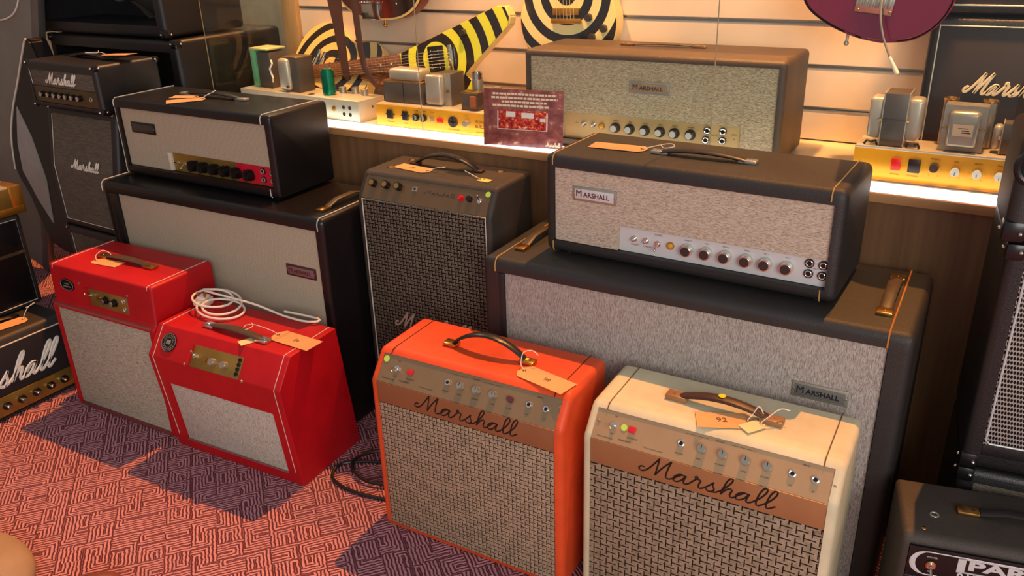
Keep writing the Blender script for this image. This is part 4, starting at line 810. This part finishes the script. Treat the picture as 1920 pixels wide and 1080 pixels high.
# V shaped guitar
g3 = thing('electric_guitar', 'yellow and black ringed arrow shaped guitar with its neck pointing left', 'electric guitar')
g3.matrix_world = UP(-1.790, 2.462, 1.098, .13, .06)
VP = [(-.21, .020), (.275, .152), (.305, .146), (.318, .112), (.310, .085), (.140, -.040), (.115, -.062), (.235, -.190), (.225, -.215), (.190, -.222), (-.21, -.050)]
MB().prism(VP, 'z', -.044, 0, .004, seg=3).build('body', 'yellowside', g3)
MB().prism([(x * .985, y * .98) for x, y in VP], 'z', -.001, .0015, .001).build('painted_top', 'ringsB', g3)
MB().prism([(-.66, -.024), (-.16, -.030), (-.16, .030), (-.66, .024)], 'z', -.012, .010, .003).build('neck', 'rosewood', g3)
mb = MB(); xx = -.165
for k in range(20):
    mb.box(xx - .0014, -.030, .009, xx + .0014, .030, .0112); xx -= .0135 * 1.045 ** k
fr = mb.build('frets', 'chrome', g3)
for x in (-.20, -.25, -.32, -.40, -.50): MB().cyl((x, 0, .009), (x, 0, .0108), .004, seg=10).build('inlay', 'white', g3)
p_ = MB().box(-.030, -.045, .001, .034, .045, .012, .003).build('pickup', 'plastic', g3)
for j in range(6):
    for k in (-.014, .018): MB().sphere((k, -.030 + j * .012, .012), .0028, u=8, v=6).build('pole_piece', 'chrome', p_)
MB().box(.058, -.045, .001, .074, .045, .016, .004).build('bridge', 'chrome', g3)
for k in range(6): MB().cyl((.066, -.028 + k * .0112, .016), (-.64, -.018 + k * .0072, .013), .0006, seg=5).build('guitar_string', 'chrome', g3)
knobring(g3, .128, .078)
# sunburst hollow body guitar, hung high
g4 = thing('electric_guitar', 'dark sunburst guitar with chrome tailpiece hanging at the top left of the case', 'electric guitar')
g4.matrix_world = Matrix.Translation((-2.045, 2.475, 1.219))
BD = [(.0, .0), (.10, .012), (.175, .060), (.205, .140), (.190, .220), (.140, .290), (.120, .340), (.150, .420), (.120, .480), (.0, .500), (-.120, .480), (-.150, .420), (-.120, .340), (-.140, .290), (-.190, .220), (-.205, .140), (-.175, .060), (-.10, .012)]
BO = outline(BD, 5)
MB().prism(BO, 'y', .004, .070, .008, seg=3).build('body', 'mahog', g4)
MB().prism([(x, z + .001) for x, z in BO], 'y', .0, .006, .002).build('binding', 'yellowside', g4)
MB().prism([(x * .965, .008 + z * .968) for x, z in BO], 'y', -.002, .002, .001).build('painted_top', 'burst', g4)
tp = MB().box(-.074, -.012, .004, .010, -.001, .062, .004).build('tailpiece', 'chrome', g4)
MB().box(-.080, -.016, .058, .016, -.004, .068, .003).build('tailpiece_bar', 'chrome', tp)
for k in range(6): MB().cyl((-.066 + k * .0135, -.016, .064), (-.034 + k * .009, -.018, .46), .0008, seg=5).build('guitar_string', 'chrome', g4)
MB().cyl((0, .03, -.016), (0, .03, .004), .005, seg=12).sphere((0, .03, -.018), .008).build('strap_button', 'brass', g4)
MB().sphere((.085, -.003, .062), .004).build('screw', 'chrome', g4)
MB().box(-.028, -.006, .48, .028, .02, 1.0, .006).build('neck', 'rosewood', g4)
# purple guitar with tremolo arm
g5 = thing('electric_guitar', 'deep purple guitar with tremolo arm hanging at the right of the case', 'electric guitar')
g5.matrix_world = Matrix.Translation((-.326, 2.360, 1.224)) @ Matrix.Rotation(.10, 4, 'Y') @ Matrix.Scale(.944, 4)
BD = [(.0, .0), (.075, .018), (.128, .065), (.150, .130), (.135, .200), (.105, .260), (.110, .320), (.160, .400), (.150, .450), (.10, .440), (.05, .390), (.0, .380), (-.06, .400), (-.12, .480), (-.170, .480), (-.175, .420), (-.150, .330), (-.165, .260), (-.215, .190), (-.235, .125), (-.215, .070), (-.150, .030), (-.07, .006)]
BO = outline(BD, 5)
MB().prism(BO, 'y', .002, .044, .010, seg=4).build('body', 'purple_edge', g5)
MB().prism([(x * .985, .003 + z * .985) for x, z in BO], 'y', -.004, .010, .007, seg=3).build('painted_top', 'purple', g5)
br = MB().box(-.085, -.012, .072, .012, -.003, .150, .004).build('bridge', 'chrome', g5)
for j in range(6): MB().box(-.078 + j * .0145, -.018, .090, -.068 + j * .0145, -.010, .125, .002).build('saddle', 'steel', br)
for x in (-.078, .006):
    for z in (.080, .142): MB().cyl((x, -.012, z), (x, -.015, z), .004, seg=10).build('screw', 'brass', br)
for j in range(6): MB().cyl((-.073 + j * .0145, -.018, .11), (-.066 + j * .012, -.018, .42), .0007, seg=5).build('guitar_string', 'chrome', g5)
ar = MB().tube(catmull([(-.020, -.012, .125), (-.018, -.030, .110), (-.010, -.042, .07), (.010, -.048, .022), (.040, -.052, -.028)], 6), .0026).build('tremolo_arm', 'steel', br)
MB().cyl((.036, -.052, -.022), (.066, -.054, -.062), .0042, .0065, seg=14, bev=.001).build('arm_tip', 'pegw', ar)
MB().cyl((-.09, .02, -.012), (-.09, .02, .012), .004, seg=10).sphere((-.09, .02, -.014), .007).build('strap_button', 'steel', g5)
MB().box(-.028, -.006, .38, .028, .02, .95, .006).build('neck', 'rosewood', g5)
# leather strap hanging in front of the ringed guitar
st = thing('guitar_strap', 'maroon brown leather strap hanging in two lengths at the left of the case', 'guitar strap', (-2.12, 2.33, 1.02))
MB().prism([(-.070, .50), (.022, .50), (.028, .28), (.026, .21), (.030, .04), (.034, .02), (.020, .00), (.000, .02), (-.022, .20), (-.038, .29)], 'y', 0, .005, .0015).build('wide_tail', plain('dark_brown_leather', (92, 52, 38), .45, var=.15), st)
MB().tube([(.060, .004, .50), (.090, .0, .24), (.100, -.004, .12), (.112, -.006, .055), (.150, -.010, .010), (.176, -.010, -.012)], .013, ms=8, flat=((0, 1, 0), .22), rfun=lambda t: 1.25 - .45 * t).build('narrow_tail', plain('dark_brown_leather_b', (84, 50, 36), .45, var=.15), st)
# corner of a dark guitar showing at the upper left
tag(MB().prism(outline([(0, 0), (.06, -.028), (.14, .0), (.20, .06), (.16, .16), (.04, .16), (-.01, .06)], 5), 'y', 0, .045, .008, seg=3).build('electric_guitar', 'mahog', None, (-2.80, 2.62, 1.30)), 'dark maroon guitar body edge at the top of the photo near the left glass', 'electric guitar')

# ================================================================== LEFT BACKGROUND
def open_back(lab, loc, w, d, h, inset=.045, cut=None):
    t = thing('speaker_cabinet', lab, 'speaker cabinet', loc)
    amp_case('cabinet', t, w, [(0, 0), (0, inset), (0, h - inset), (0, h), (d, h), (d, 0)], .040, [1], d * .7, .018, 'black')
    for x, sx in ((0, 1), (w, -1)):
        for z, sz in ((0, 1), (h, -1)): corner_guard(t, x, 0, z, sx, 1, sz, .035)
    c = (w * .62, d * .42, h * .40)
    b = MB().cyl((c[0], d * .62, c[2]), (c[0], d * .30, c[2]), .165, .075, seg=40).ring((c[0], d * .60, c[2]), (0, 1, 0), .168, .012, seg=44).cyl((c[0], d * .30, c[2]), (c[0], d * .12, c[2]), .075, seg=32, bev=.004).build('loudspeaker', 'cone', t)
    for k in range(6):
        a = k * math.pi / 3 + .3; MB().cyl((c[0] + .165 * math.cos(a), d * .6, c[2] + .165 * math.sin(a)), (c[0] + .07 * math.cos(a), d * .28, c[2] + .07 * math.sin(a)), .008, seg=8).build('basket_rib', 'darkmetal', b)
    return t
open_back('open backed black cabinet with riveted corners, lower one behind the small practice head', (-3.62, 2.165, .62), .82, .55, .535)
open_back('open backed black cabinet with riveted corners at the top left edge, uppermost of its stack', (-3.665, 2.165, 1.162), .82, .40, .50)
tag(MB().box(-3.60, 2.18, 0, -2.82, 2.68, .619, .015).build('speaker_cabinet', 'black'), 'plain black cabinet at the bottom of the open backed stack, mostly hidden', 'speaker cabinet')
# small stack
mh = thing('guitar_amplifier', 'small black practice head with white script logo and chrome knobs at upper left', 'guitar amplifier', (-3.204, 1.80, .949), -.03)
W, D, H_ = .441, .258, .168
amp_case('cabinet', mh, W, [(0, 0), (0, .018), (0, .138), (0, H_), (D, H_), (D, 0)], .020, [1], .012, .014, 'black')
MB().box(.022, .004, .078, W - .022, .011, .137, .001).build('grille_cloth', 'darkgrille', mh)
pn = MB().box(.022, .002, .019, W - .022, .010, .077, .001).build('control_panel', plain('dark_olive_panel', (84, 68, 42), .4, .4, .15), mh)
spread('knob', MB().cyl((0, 0, 0), (0, -.014, 0), .011, .010, seg=20, mi=1).cyl((0, -.0135, 0), (0, -.017, 0), .0085, seg=18, mi=0), ['chrome', 'plastic'], pn, [(x, .002, .050) for x in (.085, .130, .168, .206, .242, .280, .320)])
jack_mesh().build('input_jack', ['steel', 'plastic'], pn, (.385, .002, .050))
script_logo('logo', mh, .115, .001, .090, .185, .040, .0025, 'white', .7, slant=.5)
for x, sx in ((0, 1), (W, -1)):
    for z, sz in ((0, 1), (H_, -1)): corner_guard(mh, x, 0, z, sx, 1, sz, .024)
corner_guard(mh, W, D, H_, -1, -1, -1, .024)
piping(mh, [(.023, .001, .137), (.026, .001, .080)], .0012, 'wpiping')
strap_handle(mh, .11, .34, .13, H_, .010, 'plastic', 'strapblack', .035, .010, .026, sr=.013)
price_tag('price_tag', 'blank manila tag on the small practice head at the far left', (-3.204 + .315, 1.80 + .125, 1.134), .02, (.150, .050), [(.012, 0, .0), (-.02, .006, .004), (-.06, .014, .004), (-.09, -.010, .004), (-.07, -.024, .006), (-.03, -.008, .006), (-.05, .012, .010)], None, tilt=(.0, -.05))
def mini_cab(lab, z, angled, h=.47):
    t = thing('speaker_cabinet', lab, 'speaker cabinet', (-3.204, 1.80, z), -.03)
    W, D = .441, .26; yt = .045 if angled else 0
    amp_case('cabinet', t, W, [(0, 0), (0, .025), (0, h * .52), (yt * .86, h - .028), (yt, h), (D, h), (D, 0)], .030, [1, 2], .010, .016, 'black')
    MB().box(.032, .003, .026, W - .032, .009, h * .52).prism([(.003, h * .52 - .002), (yt * .86 + .003, h - .030), (yt * .86 + .010, h - .030), (.010, h * .52 - .002)], 'x', .032, W - .032).build('grille_cloth', 'darkgrille', t)
    piping(t, [(.034, yt * .86, h - .032), (.034, .0, h * .52), (.034, .0, .028), (W - .034, .0, .028)], .0013, 'wpiping')
    for x, sx in ((0, 1), (W, -1)): corner_guard(t, x, yt, h, sx, 1, -1, .026)
    return t
mc = mini_cab('small black angled cabinet with white script logo directly under the small practice head', .476, True)
script_logo('logo', mc, .145, .002, .245, .175, .038, .0024, 'white', .7, slant=.5)
mini_cab('small black straight cabinet at the floor under the small angled cabinet', 0, False, .472)
# leaning grey board with a hanging white cord
gb = MB().box(-1.0, -.012, 0, 0, .012, 1.9, .003).box(-.045, -.016, 0, .004, .016, 1.9, .002, mi=1).build('partition_board', ['greyboard', 'greyedge'], None, (-4.00, 2.12, 0)); gb.rotation_euler = (0, .345, 0)
tag(gb, 'tall grey board with metal edge leaning at the upper left corner', 'board')
tag(MB().tube(catmull([(-3.60, 2.085, 1.34), (-3.66, 2.082, 1.262), (-3.73, 2.08, 1.225), (-3.83, 2.08, 1.215), (-3.95, 2.085, 1.26)], 8), .0035).build('white_cord', 'cable'), 'thin white cord looping across the leaning grey board', 'cord')
# pointed black guitar case body leaning beside the small stack
gc = thing('guitar_case', 'pointed black guitar case with white edge standing beside the small stack', 'guitar case', (0, 1.905, 0))
CP = [(-3.31, 1.165), (-3.335, 1.175), (-3.36, 1.150), (-3.47, 1.00), (-3.56, .88), (-3.625, .76), (-3.66, .62), (-3.60, .50), (-3.52, .30), (-3.30, .30), (-3.27, .60), (-3.24, .90), (-3.28, 1.08)]
MB().prism(outline(CP, 3), 'y', 0, .07, .006).build('shell', 'plastic', gc)
MB().tube([(x, -.001, z) for x, z in catmull(CP[1:7], 6)], .004, ms=6).build('edge_trim', 'wpiping', gc)
MB().prism([(-3.52, .90), (-3.585, .74), (-3.60, .62), (-3.54, .50), (-3.47, .40), (-3.44, .60), (-3.47, .78)], 'y', -.004, .001, .001).build('white_flash', plain('grey_white_panel', (150, 146, 140), .5), gc)
# floor head facing right
fh = thing('guitar_amplifier', 'black head with large white script logo standing on the carpet at left', 'guitar amplifier', (-2.81, .80, 0), math.pi / 2)
W, D, H_ = .70, .255, .290
amp_case('cabinet', fh, W, [(0, 0), (.0, .014), (0, .262), (.012, H_), (D, H_), (D, 0)], .018, [1], .014, .012, 'blackworn')
MB().box(.020, .004, .088, W - .020, .012, .260, .001).build('front_panel', plain('black_front_cloth', (36, 31, 33), .7), fh)
piping(fh, [(.020, .000, .262), (W - .020, .000, .262)], .0024, 'wpiping')
pn = MB().box(.020, .000, .016, W - .020, .010, .086, .001).build('control_panel', 'agedgold', fh)
spread('knob', MB().cyl((0, 0, 0), (0, -.005, 0), .015, .014, seg=24, mi=1).cyl((0, -.004, 0), (0, -.020, 0), .0085, .0075, seg=22, mi=0, bev=.001), ['chrome', 'plastic'], pn, [(x, 0, .050) for x in (.26, .315, .367, .42, .473, .527, .580, .632)])
script_logo('logo', fh, .205, .003, .120, .410, .092, .0056, 'white', .6, slant=.5)
strap_handle(fh, .34, .60, .13, H_, .012, 'plastic', 'strapblack', .040, .010, .026, sr=.014)
price_tag('price_tag', 'blank manila tag on the floor standing black head at left', (-2.81 - .075, .80 + .60, .2925), -1.75, (.150, .060), [(.012, 0, .002), (-.012, -.01, .03), (-.04, -.02, .04), (-.05, -.04, .03), (-.02, -.05, .02)])
# second black box on it, gold chassis on top
b2 = black_cab('black box with thin white piping on top of the floor standing black head', (-2.975, 1.02, .292), math.pi / 2, .50, .20, .345, .016, None, 'blackworn', 'smooth_black', 'wpiping', False, 'speaker_cabinet', 'speaker cabinet', .0016)
MB().box(.02, .001, .20, .48, .005, .212, .001).build('cross_rail', 'strapworn', b2)
gch = thing('amplifier_tray', 'grey topped tray with gold front edge on top of the black box at far left', 'amplifier chassis', (-2.965, .98, .638), math.pi / 2)
MB().box(0, .004, 0, .56, .24, .098, .003).build('tray_body', plain('grey_lid', (150, 142, 128), .5), gch)
MB().box(0, 0, .004, .56, .005, .094, .001).build('front_panel', 'agedgold', gch)
MB().box(.004, -.004, .002, .556, .003, .026, .001).build('front_lip', 'gold', gch)
MB().box(.52, -.003, .0, .562, .10, .099, .002).build('corner_plate', 'gold', gch)

# ================================================================== RIGHT EDGE
s1 = thing('speaker_cabinet', 'black cabinet with silver black check grille at the right edge', 'speaker cabinet', (.035, 1.76, .438), .11)
W, D, H_ = .62, .32, .505
amp_case('cabinet', s1, W, [(0, 0), (0, .035), (0, H_ - .03), (0, H_), (D, H_), (D, 0)], .034, [1], .008, .016, 'black')
MB().box(.034, .002, .060, W - .034, .009, H_ - .031, .001).build('grille_cloth', 'check', s1)
MB().box(.034, .000, .034, W - .034, .010, .060, .002).build('bottom_rail', 'black', s1)
piping(s1, [(.040, .000, H_ - .036), (.038, .000, .072), (.046, .000, .064), (W - .04, .000, .064)], .0022, 'silver')
for z, sz in ((0, 1), (H_, -1)): corner_guard(s1, 0, 0, z, 1, 1, sz, .036)
s2 = thing('speaker_cabinet', 'black cabinet on the floor at the right edge, under the check grille cabinet', 'speaker cabinet', (.035, 1.76, 0), .11)
amp_case('cabinet', s2, W, [(0, 0), (0, .035), (0, .40), (0, .432), (D, .432), (D, 0)], .034, [1], .012, .016, 'black')
MB().box(.034, .004, .036, W - .034, .013, .399, .001).build('grille_cloth', 'darkgrille', s2)
corner_guard(s2, 0, 0, .432, 1, 1, -1, .036)
s3 = thing('guitar_amplifier', 'brown black rounded head at the right edge on the check grille cabinet', 'guitar amplifier', (.022, 1.755, .951), .11)
amp_case('cabinet', s3, .62, [(0, 0), (0, .03), (.0, .17), (.016, .205), (.22, .205), (.22, 0)], .034, [1], .010, .022, 'blackworn')
MB().box(.034, .003, .031, .586, .009, .168, .001).build('grille_cloth', 'smooth_black', s3)
for z, sz in ((0, 1),): corner_guard(s3, 0, 0, z, 1, 1, sz, .042)
MB().ring((.030, -.002, .145), (0, -1, 0), .030, .007, seg=24).build('side_handle', 'plastic', s3)
# small dark amp, lower right corner
pk = thing('combo_amplifier', 'small dark brown practice amp with silver lettered panel in the lower right corner', 'guitar amplifier', (-.036, 1.513, 0), .2147)
W, D, H_ = .36, .199, .40
amp_case('cabinet', pk, W, [(0, 0), (0, .02), (.004, .300), (.006, .384), (.016, H_), (D, H_), (D, 0)], .014, [1, 2], .006, .010, 'grey_tolex')
MB().box(.016, .003, .02, W - .016, .010, .305, .001).build('grille_cloth', 'parkgrille', pk)
pn = MB().box(.015, .003, .304, W - .015, .009, .377, .001).build('control_panel', 'plastic', pk)
arc = [(.052 + .028 * math.cos(math.radians(a)), .0022, .341 + .028 * math.sin(math.radians(a))) for a in range(90, 271, 12)]
MB().tube([(W - .02, .0022, .369)] + arc + [(W - .02, .0022, .313)], .0013, ms=6, flat=((0, -1, 0), .4)).tube(arc[1:-1], .0042, ms=6, flat=((0, -1, 0), .2), rfun=lambda t: .3 + math.sin(math.pi * t)).build('panel_outline', 'silver', pn)
toggle_mesh(-1).build('toggle_switch', 'chrome', pn, (.058, .003, .338)); MB().ring((.058, .001, .338), (0, -1, 0), .0085, .002).build('switch_collar', 'brass', pn)
mb = MB(); mb.box(.104, .0016, .333, W - .03, .0032, .3355); mb.box(.104, .0016, .3362, .118, .0034, .368); mb.box(.104, .0016, .3655, W - .02, .0032, .368); mb.build('panel_bars', 'silver', pn)
MB().text('PARK', .030, FACE(.122, .002, .3525), .0003, align='LEFT', bold=.0012, sx=1.9).build('brand_lettering', 'silver', pn)
MB().text('8 W', .026, FACE(.106, .002, .3215), .0003, align='LEFT', bold=.0006, sx=.9).build('wattage_lettering', 'silver', pn)
MB().text('GUITAR', .011, FACE(.168, .002, .3275), .0003, align='LEFT', bold=.0003, sx=1.2).text('AMPLIFIER', .010, FACE(.160, .002, .3165), .0003, align='LEFT', bold=.0003, sx=1.2).build('subtitle_lettering', 'silver', pn)
MB().text('POWER', .0055, FACE(.058, .002, .357), .0003).text('ON', .0055, FACE(.058, .002, .3225), .0003).build('switch_lettering', 'silver', pn)
h = MB().tube([(.15, .110, H_ + .006), (.20, .108, H_ + .016), (.30, .104, H_ + .016), (.34, .102, H_ + .008)], .013, ms=10, flat=((0, 0, 1), .3)).build('handle', 'strapblack', pk)
MB().box(.108, .098, H_, .150, .124, H_ + .008, .002).build('handle_cap', 'brass', h)
for x in (.118, .138): MB().cyl((x, .111, H_ + .0075), (x, .111, H_ + .0085), .004, seg=10).build('rivet', 'leather', h)
MB().ring((.064, .085, H_), (0, 0, 1), .0075, .002).build('eyelet', 'steel', pk); MB().sphere((.040, .035, H_), .005, (1, 1, .4)).build('rivet', 'brass', pk)

# ================================================================== CABLES AND SMALL THINGS ON THE FLOOR
ml = catmull([(-1.27, 1.70, .006), (-1.42, 1.660, .006), (-1.54, 1.610, .006), (-1.600, 1.560, .006), (-1.580, 1.500, .006), (-1.51, 1.475, .006), (-1.42, 1.480, .006), (-1.345, 1.500, .006), (-1.325, 1.525, .008), (-1.345, 1.550, .010), (-1.40, 1.540, .012), (-1.47, 1.525, .013), (-1.54, 1.550, .016), (-1.565, 1.600, .018), (-1.52, 1.670, .016), (-1.40, 1.700, .012), (-1.27, 1.715, .008)], 8)
tag(MB().tube(ml, .0052).build('mains_cable', 'cableblack'), 'black cable looped on the carpet at the left of the orange amp', 'cable')
sm = thing('shoe', 'brown leather shoe toe peeking in at the bottom left edge', 'shoe', (-1.775, .80, 0), -.3)
MB().sphere((0, 0, .030), .05, (.95, 2.0, .75), u=24, v=14).build('upper', 'shoe', sm); MB().prism([(.048 * math.cos(a * math.pi / 10), .10 * math.sin(a * math.pi / 10)) for a in range(20)], 'z', 0, .012, .003).build('sole', 'leather', sm)
tag(MB().sphere((-2.06, .68, .06), .17, (1.15, .85, .42), u=32, v=18).build('cloth_bundle', 'beigecloth'), 'beige cloth shape in the bottom left corner on the carpet', 'cloth')

# things of a kind share a group
GR = {'price_tag': 'price tags on the amplifiers', 'electric_guitar': 'guitars in the glass case', 'amplifier_chassis': 'bare amplifier chassis on the lit counter'}
for o in list(bpy.data.objects):
    k = o.name.split('.')[0]
    if o.parent is None and k in GR and 'label' in o.keys(): o['group'] = GR[k]
    if o.parent is None and 'open backed' in str(o.get('label', '')): o['group'] = 'open backed cabinets at the upper left'
